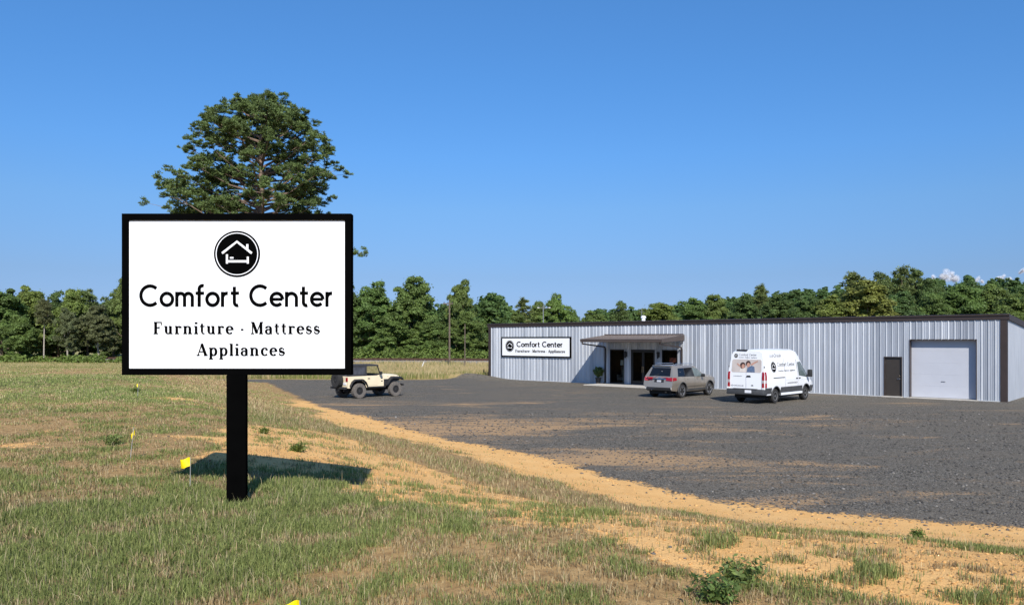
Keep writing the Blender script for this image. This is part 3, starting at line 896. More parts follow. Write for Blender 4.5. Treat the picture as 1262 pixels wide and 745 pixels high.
def wall_sign():
    s0, s1 = s_px(619), s_px(704.5)
    z0, z1 = 1.80, 3.36
    t = thing('shop_sign', 'wide white shop sign with black rim on the ribbed metal wall', 'sign', b_world(s0, -0.09, z0), BROT)
    W, H = s1 - s0, z1 - z0
    M = Matrix()
    MB().box(0.10, W - 0.10, -0.02, 0.05, 0.10, H - 0.10).build('panel', M_SIGN_W, t)
    MB().box(0, W, -0.035, 0.052, 0, 0.098).box(0, W, -0.035, 0.052, H - 0.098, H).box(0, 0.098, -0.034, 0.05, 0.099, H - 0.099).box(W - 0.098, W, -0.034, 0.05, 0.099, H - 0.099).build('frame', M_SIGN_K, t)
    pl = lambda u, v, e: (u, -0.02 - e, v)
    logo(W * 0.130, H * 0.54, H * 0.29, pl, t, 0.006)
    write('Comfort Center', SANS, W * 0.235, W * 0.895, H * 0.50, H * 0.265, pl, 'shop_name', M_SIGN_K, t, 0.02, 0.006, 1.55)
    write('Furniture \u00b7 Mattress \u00b7 Appliances', SERIF, W * 0.215, W * 0.925, H * 0.235, H * 0.135, pl, 'lettering', M_SIGN_K, t, 0.0, 0.006, 1.9)
wall_sign()

SIGN_XY = [0.0, 0.0]
def roadside_sign():
    d = on_ground(293, 617).y
    k = d / F_PX
    X = lambda px: (px - CX) * k
    Z = lambda py: EYE + (HOR - py) * k
    x0, x1, z0, z1 = X(153), X(434), Z(461.5), Z(264)
    W, H = x1 - x0, z1 - z0
    gx = X(293)
    gz = h1(gx, d)
    SIGN_XY[:] = [gx, d - 0.05]
    t = thing('roadside_sign', 'big white sign in a thick black frame on one black post in the grass', 'sign', (gx, d, gz))
    ox, oz = x0 - gx, z0 - gz
    fw = 8 * k
    MB().box(ox + fw, ox + W - fw, -0.03, 0.05, oz + fw, oz + H - fw).build('panel', M_SIGN_W, t)
    MB().box(ox, ox + W, -0.05, 0.06, oz, oz + fw - .001).box(ox, ox + W, -0.05, 0.06, oz + H - fw + .001, oz + H).box(ox, ox + fw - .001, -0.049, 0.059, oz + fw, oz + H - fw).box(ox + W - fw + .001, ox + W, -0.049, 0.059, oz + fw, oz + H - fw).build('frame', M_SIGN_K, t)
    pw = 12 * k
    MB().rbox(-pw, pw, -0.052, 0.015, -0.35, oz - 0.001, 0.006).build('post', M_SIGN_K, t)
    pl = lambda u, v, e: (u - gx, -0.03 - e, v - gz)
    logo(X(293.5), Z(313.2), 28.4 * k, pl, t, 0.004)
    write('Comfort Center', SANS, X(174), X(413), Z(377.8), 27.2 * k, pl, 'shop_name', M_SIGN_K, t, 0.015, 0.004, 1.22)
    write('Furniture \u00b7 Mattress', SERIF, X(190.5), X(396), Z(411.2), 14.6 * k, pl, 'lettering', M_SIGN_K, t, 0.07, 0.004, 1.6)
    write('Appliances', SERIF, X(243.5), X(353), Z(437.8), 14.6 * k, pl, 'lettering', M_SIGN_K, t, 0.07, 0.004, 1.6)
roadside_sign()

# ------------------------------------------------------------------ trees
def leaf_quads(c, nrm, size, tone, asp=0.6, rg=rng):
    """rhombic leaves: centres, normals, sizes -> vertices, faces, tone"""
    n = len(c)
    r = rg.normal(size=(n, 3))
    nrm = nrm / (np.linalg.norm(nrm, axis=1, keepdims=True) + 1e-9)
    t1 = np.cross(nrm, r); t1 /= (np.linalg.norm(t1, axis=1, keepdims=True) + 1e-9)
    t2 = np.cross(nrm, t1)
    a = t1 * size[:, None]; b = t2 * (size * asp)[:, None]
    bend = nrm * (size * 0.18)[:, None]
    v = np.stack([c - a - bend, c - b * 1.0, c + a - bend, c + b], 1).reshape(-1, 3)
    f = np.arange(4 * n)
    return v, f, np.repeat(tone, 4)

def dirs(n, rg=rng):
    v = rg.normal(size=(n, 3))
    return v / np.linalg.norm(v, axis=1, keepdims=True)

def broad_crown(seed, H, W, base, nclump=120, per=110, lsize=0.25, lobes=7, squash=1.0, top=0.5):
    rg = np.random.default_rng(seed)
    L = []
    cz0 = base * H
    for i in range(lobes):
        f = (i + 0.5) / lobes
        z = cz0 + (H - cz0) * (0.18 + 0.64 * f)
        taper = 1.0 - top * max(0, (f - 0.45)) / 0.55
        a = i * 2.4 + rg.uniform(-0.5, 0.5)
        off = W * 0.24 * taper * rg.uniform(0.5, 1.15)
        rad = W * rg.uniform(0.24, 0.33) * taper
        L.append((math.cos(a) * off, math.sin(a) * off, z, rad, rad * rg.uniform(0.75, 1.0) * (H - cz0) / W * 0.75 * squash))
    L.append((0, 0, cz0 + (H - cz0) * 0.82, W * 0.2, (H - cz0) * 0.18))
    V, T, cl = [], [], []
    for k in range(nclump):
        lx, ly, lz, lr, lh = L[rg.integers(len(L))]
        d = dirs(1, rg)[0]
        q = rg.uniform(0.78, 1.04) if k % 5 else rg.uniform(0.2, 0.7)
        c = np.array([lx + d[0] * lr * q, ly + d[1] * lr * q, lz + d[2] * lh * q])
        if c[2] < cz0 * 0.6 + 0.3: c[2] = cz0 * 0.6 + rg.uniform(0.3, 1.0)
        cl.append((c, rg.uniform(0.055, 0.125) * W, rg.uniform(0, 1)))
    vs, fs, ts = [], [], []
    nb = 0
    for c, r, tn in cl:
        n = int(per * rg.uniform(0.7, 1.3))
        d = dirs(n, rg)
        d[:, 2] = np.where(d[:, 2] < -0.35, -d[:, 2], d[:, 2])
        rr = r * rg.uniform(0.35, 1.0, n) ** 0.6 * (1 + 0.5 * (rg.uniform(size=n) > 0.93))
        pos = c + d * rr[:, None] * np.array([1, 1, 0.75])
        nr = d * 0.9 + rg.normal(size=(n, 3)) * 0.55 + np.array([0, 0, 0.35])
        v, f, t = leaf_quads(pos, nr, lsize * rg.uniform(0.6, 1.25, n), np.clip(tn * 0.55 + rg.uniform(0, 0.45, n), 0, 1), 0.62, rg)
        vs.append(v); fs.append(f + nb); ts.append(t); nb += len(v)
    return np.concatenate(vs), np.concatenate(fs), np.concatenate(ts), [(c, r) for c, r, _ in cl]

M_BARK = pmat('bark', (0.115, 0.085, 0.062), 0.9, noise=0.35, nscale=5, bump=0.5)
M_PALEBARK = pmat('pale_bark', (0.34, 0.30, 0.25), 0.9, noise=0.3, nscale=4, bump=0.4)
M_PINEBARK = pmat('pine_bark', (0.19, 0.135, 0.10), 0.9, noise=0.35, nscale=4, bump=0.5)
M_LEAF = {
    'mid': leaf_mat('leaf_mid', (0.152, 0.218, 0.060), 0.5, 0.42),
    'dark': leaf_mat('leaf_dark', (0.116, 0.174, 0.054), 0.5, 0.42),
    'bright': leaf_mat('leaf_bright', (0.182, 0.252, 0.064), 0.5, 0.42),
    'yellow': leaf_mat('leaf_yellow', (0.185, 0.220, 0.052), 0.45, 0.35),
    'olive': leaf_mat('leaf_olive', (0.135, 0.150, 0.065), 0.45),
    'needle': leaf_mat('needle', (0.122, 0.160, 0.048), 0.55, 0.08),
    'weed': leaf_mat('leaf_weed', (0.140, 0.190, 0.042)),
}

CROWNS = {}
def crown_of(kind, variant):
    """crown and trunk meshes of a tree 12 m high and 8 m wide, made once for each variant"""
    key = (kind, variant)
    if key in CROWNS: return CROWNS[key]
    seed = hash(kind) % 1 + sum(map(ord, kind)) * 13 + variant * 101
    base = {'edge': 0.04, 'tall': 0.16, 'round': 0.12}.get(kind, 0.1)
    top = {'edge': 0.55, 'tall': 0.45, 'round': 0.35}.get(kind, 0.5)
    H, W = 12.0, 8.0
    v, f, t, cl = broad_crown(seed, H, W, base, 190, 210, 0.165, {'edge': 8, 'tall': 7, 'round': 6}[kind], 1.0, top)
    # fit the box exactly so that sizes taken from the photograph hold
    v[:, 2] *= H / np.percentile(v[:, 2], 99.7)
    rad = np.percentile(np.hypot(v[:, 0], v[:, 1]), 97)
    v[:, :2] *= (W / 2) / rad
    mb = MB()
    rg = random.Random(seed)
    mb.tube([(0, 0, -0.4), (0.05, 0, 1.5), (-0.1, 0.1, 4), (0.1, -0.05, 7), (0, 0, 10)], [0.30, 0.22, 0.19, 0.13, 0.04], 8)
    for k in range(12):
        c, r = cl[rg.randrange(len(cl))]
        z0 = max(1.2, min(8.5, c[2] * rg.uniform(0.45, 0.7)))
        m = Vector((c[0] * 0.5, c[1] * 0.5, z0 + (c[2] - z0) * 0.35))
        mb.tube([(0, 0, z0), m, (c[0] * 0.92, c[1] * 0.92, c[2])], [0.10, 0.07, 0.02], 5)
    CROWNS[key] = (v, f, t, mb)
    return CROWNS[key]

MESHES = {}
def tree_meshes(kind, variant, leaf, bark=None):
    key = (kind, variant, leaf, bark)
    if key in MESHES: return MESHES[key]
    if kind == 'pine':
        v, f, t, mb = pine_shape(variant)
    else:
        v, f, t, mb = crown_of(kind, variant)
    cm = np_mesh('crown', v, f, 4, M_LEAF[leaf], False, {'tone': t})
    tm = bpy.data.meshes.new('trunk')
    tm.from_pydata(mb.v, [], mb.f); tm.update()
    tm.materials.append({'pale': M_PALEBARK, 'pine': M_PINEBARK, None: M_BARK}[bark])
    MESHES[key] = (cm, tm)
    return MESHES[key]

def tuft_leaves(cs, rads, tones, per, ln, wd, rg):
    """needle tufts: long thin blades fanning out of each centre"""
    n = len(cs) * per
    c = np.repeat(cs, per, 0); r = np.repeat(rads, per)
    d = dirs(n, rg); d[:, 2] = np.abs(d[:, 2]) * 0.9 + d[:, 2] * 0.25
    d /= np.linalg.norm(d, axis=1, keepdims=True)
    q = r * rg.uniform(0.25, 1.0, n)
    mid = c + d * q[:, None]
    side = np.cross(d, rg.normal(size=(n, 3))); side /= np.linalg.norm(side, axis=1, keepdims=True)
    L = ln * rg.uniform(0.7, 1.3, n); Wd = wd * rg.uniform(0.7, 1.3, n)
    v = np.stack([mid - d * L[:, None] * 0.5, mid + side * Wd[:, None], mid + d * L[:, None] * 0.5, mid - side * Wd[:, None]], 1).reshape(-1, 3)
    tn = np.clip(np.repeat(tones, per) * 0.6 + rg.uniform(0, 0.4, n), 0, 1)
    return v, np.arange(4 * n), np.repeat(tn, 4)

def pine_shape(variant):
    """tall bare-stemmed pine, 14 m by 6 m"""
    rg = np.random.default_rng(500 + variant)
    mb = MB()
    H = 14.0
    bare = (0.45, 0.62, 0.3)[variant % 3]
    mb.tube([(0, 0, -0.4), (0.04, 0, 4), (0.12, 0.03, 8), (0.05, 0, H * 0.97)], [0.22, 0.18, 0.13, 0.03], 8)
    cs, rd, tn = [], [], []
    nb = 34
    for k in range(nb):
        f = (k + rg.uniform(0, 1)) / nb
        z = H * (bare + (0.99 - bare) * f)
        ln = 3.0 * (1 - f) ** 0.55 * rg.uniform(0.55, 1.1) * (0.6 + 0.4 * min(1, f * 4)) + 0.25
        a = k * 2.4 + rg.uniform(-.4, .4)
        tip = np.array([math.cos(a) * ln, math.sin(a) * ln, z + ln * rg.uniform(-0.05, 0.3)])
        mb.tube([(0.08, 0, z - 0.2), (tip[0] * .5, tip[1] * .5, z - 0.05), tuple(tip)], [0.05, 0.035, 0.012], 4)
        for j in range(7):
            g = rg.uniform(0.35, 1.05)
            cs.append(np.array([0.08, 0, z]) * (1 - g) + tip * g + rg.normal(size=3) * np.array([0.35, 0.35, 0.22]))
            rd.append(rg.uniform(0.4, 0.75)); tn.append(rg.uniform(0, 1))
    v, f, t = tuft_leaves(np.array(cs), np.array(rd), np.array(tn), 34, 0.5, 0.07, rg)
    return v, f, t, mb

TREE_N = [0]
def tree(px, d, top, wpx, kind, variant, leaf, name, label, bark=None, group='trees at the edge of the woods', base_px=None):
    x = px_at(px, d)
    z = h1(x, d)
    H = z_at(top, d) - z
    W = wpx / F_PX * d
    cm, tm = tree_meshes(kind, variant, leaf, bark)
    t = thing(name, label, 'tree', (x, d, z - 0.05), random.uniform(0, 6.28), group)
    h0, w0 = (14.0, 6.0) if kind == 'pine' else (12.0, 8.0)
    t.scale = (W / w0, W / w0, H / h0)
    link_mesh('trunk', tm, t); link_mesh('crown', cm, t)
    TREE_N[0] += 1
    return t

WL, WM, WB, WH = ('trees of the wood left of the roadside sign', 'trees of the wood between the roadside sign and the metal building',
                  'trees whose tops show behind the low metal building', 'trees on the wooded slope behind the garage door end')
T = tree
# left wood
T(2, 113, 356, 62, 'edge', 0, 'mid', 'broadleaf_tree', 'mid green broadleaf tree cut by the left border of the photo', group=WL)
T(34, 119, 353, 52, 'round', 0, 'bright', 'broadleaf_tree', 'bright green broadleaf tree with a high rounded top, left of the bare pale trunk', group=WL)
T(24, 109, 388, 50, 'edge', 1, 'mid', 'broadleaf_tree', 'low broadleaf tree leafy down to the field, left of the bare pale trunk', group=WL)
T(54, 108.5, 371, 26, 'pine', 1, 'olive', 'pine_tree', 'slender pine with a long bare pale trunk in front of the left wood', 'pale', WL)
T(72, 121, 360, 46, 'edge', 2, 'dark', 'broadleaf_tree', 'dark broadleaf tree right behind the bare pale trunk', group=WL)
T(91, 117, 357, 46, 'round', 1, 'bright', 'broadleaf_tree', 'bright green broadleaf tree with the widest crown in the middle of the left wood', group=WL)
T(83, 109, 380, 34, 'tall', 0, 'olive', 'broadleaf_tree', 'thin greyish tree with sparse branches and pale stems at the wood edge', 'pale', WL)
T(108, 124, 359, 32, 'pine', 0, 'needle', 'pine_tree', 'dark flat-topped pine rising above the left wood', 'pine', WL)
T(121, 111, 377, 46, 'tall', 1, 'olive', 'broadleaf_tree', 'olive tree with pale forked limbs showing, left of the big sign', 'pale', WL)
T(140, 119, 362, 44, 'edge', 0, 'dark', 'broadleaf_tree', 'dark broadleaf tree just left of the sign frame', group=WL)
T(153, 116, 344, 40, 'tall', 2, 'mid', 'broadleaf_tree', 'tallest broadleaf tree touching the left edge of the sign', group=WL)
# behind the sign
T(190, 118, 362, 60, 'edge', 2, 'mid', 'broadleaf_tree', 'broadleaf tree hidden behind the left part of the sign board', group=WL)
T(240, 120, 360, 60, 'edge', 1, 'dark', 'broadleaf_tree', 'broadleaf tree hidden behind the shop name on the sign board', group=WL)
T(375, 119, 356, 66, 'edge', 0, 'dark', 'broadleaf_tree', 'broadleaf tree hidden behind the right part of the sign board', group=WM)
# between sign and building
T(426, 119, 349, 56, 'edge', 2, 'dark', 'broadleaf_tree', 'dark broadleaf tree half hidden by the right edge of the sign', group=WM)
T(459, 118, 348, 62, 'edge', 1, 'mid', 'broadleaf_tree', 'mid green broadleaf tree directly behind the cream off-roader', group=WM)
T(512, 118, 342, 66, 'round', 2, 'mid', 'broadleaf_tree', 'large round-crowned green tree, the tallest between sign and building', group=WM)
T(487, 113.5, 385, 54, 'edge', 0, 'mid', 'broadleaf_tree', 'low bushy tree in front of the large round-crowned tree', group=WM)
T(568, 119, 346, 40, 'tall', 0, 'mid', 'broadleaf_tree', 'tall narrow two-tiered tree right behind the utility pole', group=WM)
T(533, 113.5, 391, 44, 'edge', 2, 'mid', 'broadleaf_tree', 'low bushy tree left of the utility pole', group=WM)
T(575, 114, 385, 52, 'edge', 1, 'mid', 'broadleaf_tree', 'bushy tree right of the utility pole beside the building corner', group=WM)
T(602, 128, 382, 40, 'round', 1, 'mid', 'broadleaf_tree', 'broadleaf tree behind the left corner of the metal building', group=WM)
T(612, 138, 367, 36, 'pine', 0, 'needle', 'pine_tree', 'open pine rising just above the left corner of the metal building', 'pine', WB)
# behind the building
T(634, 140, 382, 34, 'edge', 0, 'mid', 'broadleaf_tree', 'small tree top between the open pine and the light pole', group=WB)
T(645, 145, 369, 30, 'pine', 2, 'needle', 'pine_tree', 'pointed pine top above the white wall sign', 'pine', WB)
T(664, 148, 372, 34, 'round', 2, 'mid', 'broadleaf_tree', 'round tree top right behind the light pole', group=WB)
T(684, 146, 363, 36, 'tall', 1, 'bright', 'broadleaf_tree', 'tall bright tree top right of the light pole', group=WB)
T(703, 150, 378, 34, 'edge', 1, 'mid', 'broadleaf_tree', 'low tree top stepping down right of the tall bright one', group=WB)
T(730, 165, 383, 46, 'round', 0, 'mid', 'broadleaf_tree', 'lowest tree top, left of the dark one over the canopy', group=WB)
T(766, 128, 372, 38, 'edge', 2, 'dark', 'broadleaf_tree', 'dark dense tree top above the entrance canopy', group=WB)
T(812, 150, 374, 62, 'round', 1, 'yellow', 'broadleaf_tree', 'yellow-green tree top right of the white roof vent', group=WB)
T(852, 172, 368, 56, 'edge', 0, 'mid', 'broadleaf_tree', 'green tree top right of the small yellow-green one', group=WB)
T(880, 178, 364, 50, 'round', 2, 'mid', 'broadleaf_tree', 'round green tree top above the tan car', group=WB)
T(915, 185, 364, 50, 'edge', 1, 'dark', 'broadleaf_tree', 'dark tree top above the rear of the white van', group=WB)
T(938, 195, 353, 24, 'pine', 1, 'needle', 'pine_tree', 'small knob-topped pine standing proud above the white van', 'pine', WB)
T(962, 190, 362, 56, 'edge', 2, 'dark', 'broadleaf_tree', 'dark tree top above the front of the white van', group=WB)
T(994, 180, 366, 46, 'edge', 0, 'dark', 'broadleaf_tree', 'dark tree top left of the big yellow-green tree', group=WB)
T(1024, 131, 364, 62, 'round', 0, 'yellow', 'broadleaf_tree', 'yellow-green tree, the smaller left one of the pair above the brown door', group=WH)
T(1066, 130, 346, 84, 'round', 2, 'yellow', 'broadleaf_tree', 'big yellow-green tree above the brown door', group=WH)
T(1052, 185, 338, 40, 'pine', 0, 'needle', 'pine_tree', 'pine with a rounded top behind the big yellow-green tree', 'pine', WH)
T(1086, 180, 337, 44, 'tall', 1, 'dark', 'broadleaf_tree', 'dark tree top just left of the highest pines on the slope', group=WH)
T(1112, 178, 331, 40, 'pine', 2, 'needle', 'pine_tree', 'highest pine on the slope above the garage door', 'pine', WH)
T(1128, 182, 334, 34, 'pine', 0, 'needle', 'pine_tree', 'pine beside the highest one, on its right', 'pine', WH)
T(1148, 176, 344, 50, 'tall', 2, 'dark', 'broadleaf_tree', 'dark tree stepping down right of the pines above the garage', group=WH)
T(1108, 150, 360, 60, 'edge', 1, 'dark', 'broadleaf_tree', 'dark tree low on the slope below the highest pines', group=WH)
T(1150, 150, 362, 56, 'edge', 2, 'mid', 'broadleaf_tree', 'mid green tree low on the slope above the garage door', group=WH)
T(1185, 152, 352, 66, 'round', 1, 'mid', 'broadleaf_tree', 'round mid green tree below the white cloud', group=WH)
T(1222, 155, 350, 66, 'round', 0, 'mid', 'broadleaf_tree', 'round mid green tree above the right corner of the building', group=WH)
T(1250, 140, 362, 60, 'edge', 0, 'mid', 'broadleaf_tree', 'green tree right of the building corner, behind the roof slope', group=WH)
T(1290, 150, 350, 76, 'edge', 1, 'mid', 'broadleaf_tree', 'green tree just past the right border behind the building', group=WH)

# hero pine ------------------------------------------------------------------
def hero_pine():
    d = 75.0
    x = px_at(322, d)
    t = thing('tall_pine_tree', 'tall solitary pine with a broad domed crown rising above the roadside sign', 'tree', (x, d, h1(x, d)))
    gz = t.location.z
    rg = np.random.default_rng(77)
    H = z_at(120, d) - gz
    prof = [(9.3, 3.0), (11, 6.5), (13.5, 8.3), (15.4, 8.6), (18.3, 8.0), (20.2, 7.3), (22.9, 6.6), (24.3, 5.1), (25.3, 3.4), (26.2, 1.2)]
    pz, pr = np.array([p[0] for p in prof]), np.array([p[1] for p in prof])
    mb = MB()
    trunk = [(0.15, 0, -0.5), (0.1, 0, 6), (-0.1, 0.05, 12), (0.05, 0, 17), (-0.1, 0, 21.5), (0.15, 0, 25.2)]
    mb.tube(trunk, [0.55, 0.42, 0.35, 0.27, 0.17, 0.05], 10)
    cs, rd, tn = [], [], []
    def bouquet(c, r):                                     # a rounded bunch of needle tufts
        tone = rg.uniform(0, 1)
        for u in range(9):
            o = dirs(1, rg)[0] * r * rg.uniform(0.4, 1.0)
            cs.append(c + o * np.array([1, 1, 0.72])); rd.append(rg.uniform(0.20, 0.34)); tn.append(tone * 0.65 + rg.uniform(0, 0.35))
    tips = []
    for px, py in [(232, 182), (231, 206), (240, 164), (262, 142), (287, 128), (201, 226), (206, 256), (240, 236), (262, 250), (232, 262), (412, 203), (404, 216), (384, 168), (374, 146), (351, 127), (394, 238), (378, 262), (434, 312), (404, 268), (424, 300), (250, 196), (390, 190), (215, 300), (240, 318), (215, 236), (224, 246), (222, 216), (246, 212), (250, 242), (218, 262), (268, 225), (392, 214), (396, 252), (366, 236), (376, 180), (322, 126), (336, 124), (309, 128), (322, 138), (298, 134), (345, 136), (207, 231), (213, 240), (220, 228)]:
        a = rg.uniform(-0.45, 0.45)
        ty = math.tan(a) * abs(px_at(px, d) - x); tips.append((px_at(px, d + ty) - x, ty, z_at(py, d + ty) - gz))
    outl = [np.array(q) for q in tips]
    nb = 66
    for k in range(nb):
        f = (k + rg.uniform(0, 1)) / nb
        z1 = 9.8 + (25.6 - 9.8) * f ** 0.8
        rad = np.interp(z1, pz, pr) * rg.uniform(0.55, 0.90)
        a = k * 2.39996 + rg.uniform(-0.35, 0.35)
        outl.append(np.array([math.cos(a) * rad, math.sin(a) * rad, z1]))
    for tip in outl:
        rad = math.hypot(tip[0], tip[1])
        z0 = max(8.5, tip[2] - rad * rg.uniform(0.22, 0.5) - 0.3)
        st = np.array([0, 0, z0])
        m1 = st * 0.5 + tip * 0.5 + np.array([0, 0, -0.07 * rad + rg.uniform(-.2, .2)])
        mb.tube([tuple(st), tuple(m1), tuple(tip)], [0.10 + 0.007 * rad, 0.07, 0.02], 5)
        for j in range(int(3 + rad * 0.92)):
            g = rg.uniform(0.42, 1.0) if j else 1.0
            p = st * (1 - g) ** 2 + 2 * m1 * g * (1 - g) + tip * g * g
            sp = 0.09 * rad * (0.4 + 0.6 * g) + 0.12
            q = p + (rg.normal(size=3) * np.array([sp, sp, 0.25]) + np.array([0, 0, 0.35]) if j else 0)
            mb.tube([tuple(p), tuple((p + q) / 2 + np.array([0, 0, 0.05])), tuple(q)], [0.03, 0.02, 0.01], 3, cap=False)
            bouquet(q, rg.uniform(0.40, 0.72))
    for k in range(125):                                    # closed dome at the top
        a = rg.uniform(0, 2 * PI); z1 = 21.4 + 3.7 * rg.uniform(0, 1) ** 0.8
        rr = (np.interp(z1, pz, pr) - 0.3) * math.sqrt(rg.uniform(0.35, 1))
        bouquet(np.array([math.cos(a) * rr, math.sin(a) * rr, z1]), rg.uniform(0.5, 0.75))
    v, f, tt = tuft_leaves(np.array(cs), np.array(rd), np.array(tn), 44, 0.20, 0.034, rg)
    link_mesh('crown', np_mesh('crown', v, f, 4, M_LEAF['needle'], False, {'tone': tt}), t)
    mb.build('trunk', M_PINEBARK, t, smooth=50)
    cn = MB()
hero_pine()

# far wood on the hill and thickets behind the edge trees: nobody could count these
def forest():
    pools = [crown_of(k, v) for k in ('edge', 'round') for v in (0, 1, 2)]
    subs = []
    rg = np.random.default_rng(5)
    for v, f, t, _ in pools:                       # thinner crowns with bigger leaf sprays
        q = v.reshape(-1, 4, 3); tt = t.reshape(-1, 4)
        idx = rg.permutation(len(q))[:5000]
        c = q[idx].mean(1, keepdims=True)
        subs.append((c + (q[idx] - c) * 2.2, tt[idx]))
    vs, ts = [], []
    spots = []
    for k in range(240):                           # slope to the right
        d = rg.uniform(205, 420); px = rg.uniform(820, 1420)
        spots.append((px_at(px, d), d, rg.uniform(9, 13.5)))
    for k in range(100):                           # behind the edge of the woods
        d = rg.uniform(126, 160); px = rg.uniform(-120, 620)
        spots.append((px_at(px, d), d, rg.uniform(8.5, 11.5)))
    for k in range(60):
        d = rg.uniform(175, 230); px = rg.uniform(590, 900)
        spots.append((px_at(px, d), d, rg.uniform(7.5, 11)))
    z = height(np.array([s[0] for s in spots]), np.array([s[1] for s in spots]))
    for (x, y, H), zz in zip(spots, z):
        q, t = subs[rg.integers(len(subs))]
        a = rg.uniform(0, 6.28); ca, sa = math.cos(a), math.sin(a)
        s = H / 12.0
        w = s * rg.uniform(0.9, 1.3)
        p = q.reshape(-1, 3)
        p = np.stack([(p[:, 0] * ca - p[:, 1] * sa) * w + x, (p[:, 0] * sa + p[:, 1] * ca) * w + y, p[:, 2] * s + zz - 0.4], 1)
        vs.append(p); ts.append(np.clip(t * 0.6 + rg.uniform(0, 0.4), 0, 1).reshape(-1))
    v = np.concatenate(vs); t = np.concatenate(ts)
    o = link_mesh('forest', np_mesh('forest', v, np.arange(len(v)), 4, M_LEAF['dark'], False, {'tone': t}))
    setp(o, 'dense green wood covering the slope and the ground behind the front trees', 'woods', kind='stuff')
    # undergrowth along the edge
    vs, fs, ts, nb = [], [], [], 0
    for k in range(520):
        px = rg.uniform(-80, 640)
        if px < 190 and rg.uniform() < 0.55: continue
        d = rg.uniform(105.5, 111.5) if px < 430 else rg.uniform(106, 112.5)
        x = px_at(px, d)
        hgt = rg.uniform(0.5, 2.2) if px > 400 else rg.uniform(0.3, 1.2)
        n = int(55 * hgt + 20)
        dd = dirs(n, rg); dd[:, 2] = np.abs(dd[:, 2])
        pos = np.array([x, d, 0.1]) + dd * np.array([rg.uniform(0.7, 1.5), 0.9, hgt]) * rg.uniform(0.3, 1, n)[:, None] ** 0.5
        v, f, t = leaf_quads(pos, dd + rg.normal(size=(n, 3)) * 0.5, 0.2 * rg.uniform(0.6, 1.3, n), np.clip(rg.uniform(0, .5) + rg.uniform(0, .5, n), 0, 1), 0.6, rg)
        v[:, 2] += h1(x, d)
        vs.append(v); fs.append(f + nb); ts.append(t); nb += len(v)
    o = link_mesh('undergrowth', np_mesh('undergrowth', np.concatenate(vs), np.concatenate(fs), 4, M_LEAF['weed'], False, {'tone': np.concatenate(ts)}))
    setp(o, 'leafy green undergrowth along the foot of the woods', 'undergrowth', kind='stuff')
forest()

# ------------------------------------------------------------------ vehicles
def bvh_of(o):
    me = o.data
    return BVHTree.FromPolygons([v.co.copy() for v in me.vertices], [tuple(p.vertices) for p in me.polygons])

def cut(o, cutters):
    """subtract cutter shapes from a mesh object"""
    if len(cutters) > 1:
        for c in cutters: cut(o, [c])
        return
    cm = MB()
    for c in cutters: cm.add(c.v, c.f)
    co = cm.build('cutter', M_UNDER, o.parent)
    md = o.modifiers.new('b', 'BOOLEAN'); md.operation = 'DIFFERENCE'; md.object = co; md.solver = 'EXACT'; md.material_mode = 'TRANSFER'
    dg = bpy.context.evaluated_depsgraph_get(); dg.update()
    me = bpy.data.meshes.new_from_object(o.evaluated_get(dg))
    o.modifiers.clear()
    old = o.data; o.data = me; me.name = old.name
    bpy.data.meshes.remove(old)
    bpy.data.objects.remove(co)

def loft_body(secs, name, mat, parent, bevel=0.03, smooth=38):
    """secs: each a list of (x, half-width, z) from the sill up to the roof centre line"""
    mb = MB()
    n = len(secs[0]) * 2 - 1
    for sc in secs:
        ring = [(x, -y, z) for x, y, z in sc] + [(x, y, z) for x, y, z in reversed(sc[:-1])]
        mb.v += ring
    m = len(secs)
    for i in range(m - 1):
        for k in range(n):
            k2 = (k + 1) % n
            mb.f.append((i * n + k, i * n + k2, (i + 1) * n + k2, (i + 1) * n + k))
    mb.f.append(tuple(range(n))); mb.f.append(tuple((m - 1) * n + k for k in range(n)))
    return mb.build(name, mat, parent, smooth=smooth)

def proj(mb, bvh, poly, face, off=0.008, inset=0.03, dens=4):
    """a panel laid on the body: poly in (x,z) for sides, (y,z) for rear/front, (x,y) for top"""
    pts = []
    for (a, b), (c, d) in zip(poly, poly[1:] + poly[:1]):
        for i in range(dens): pts.append((a + (c - a) * i / dens, b + (d - b) * i / dens))
    cu = sum(p[0] for p in pts) / len(pts); cv = sum(p[1] for p in pts) / len(pts)
    def hit(u, v):
        if face == 'right': o, d = Vector((u, -4, v)), Vector((0, 1, 0))
        elif face == 'left': o, d = Vector((u, 4, v)), Vector((0, -1, 0))
        elif face == 'rear': o, d = Vector((-3, u, v)), Vector((1, 0, 0))
        elif face == 'front': o, d = Vector((9, u, v)), Vector((-1, 0, 0))
        else: o, d = Vector((u, v, 5)), Vector((0, 0, -1))
        h = bvh.ray_cast(o, d)
        return (h[0] if h[0] is not None else o + d * 4), -d
    n = len(pts)
    b = len(mb.v)
    rows = []
    for s in (1.0, 0.7, 0.35):
        row = []
        for u, v in pts:
            h, d = hit(cu + (u - cu) * s, cv + (v - cv) * s)
            row.append(len(mb.v)); mb.v.append(tuple(h + d * off))
        rows.append(row)
    h, d = hit(cu, cv); c = len(mb.v); mb.v.append(tuple(h + d * off))
    back = []
    for u, v in pts:
        h, d = hit(u, v); back.append(len(mb.v)); mb.v.append(tuple(h - d * inset))
    for r0, r1 in zip([back] + rows[:-1], rows):
        for i in range(n): mb.f.append((r0[i], r0[(i + 1) % n], r1[(i + 1) % n], r1[i]))
    for i in range(n): mb.f.append((rows[-1][i], rows[-1][(i + 1) % n], c))
    return mb

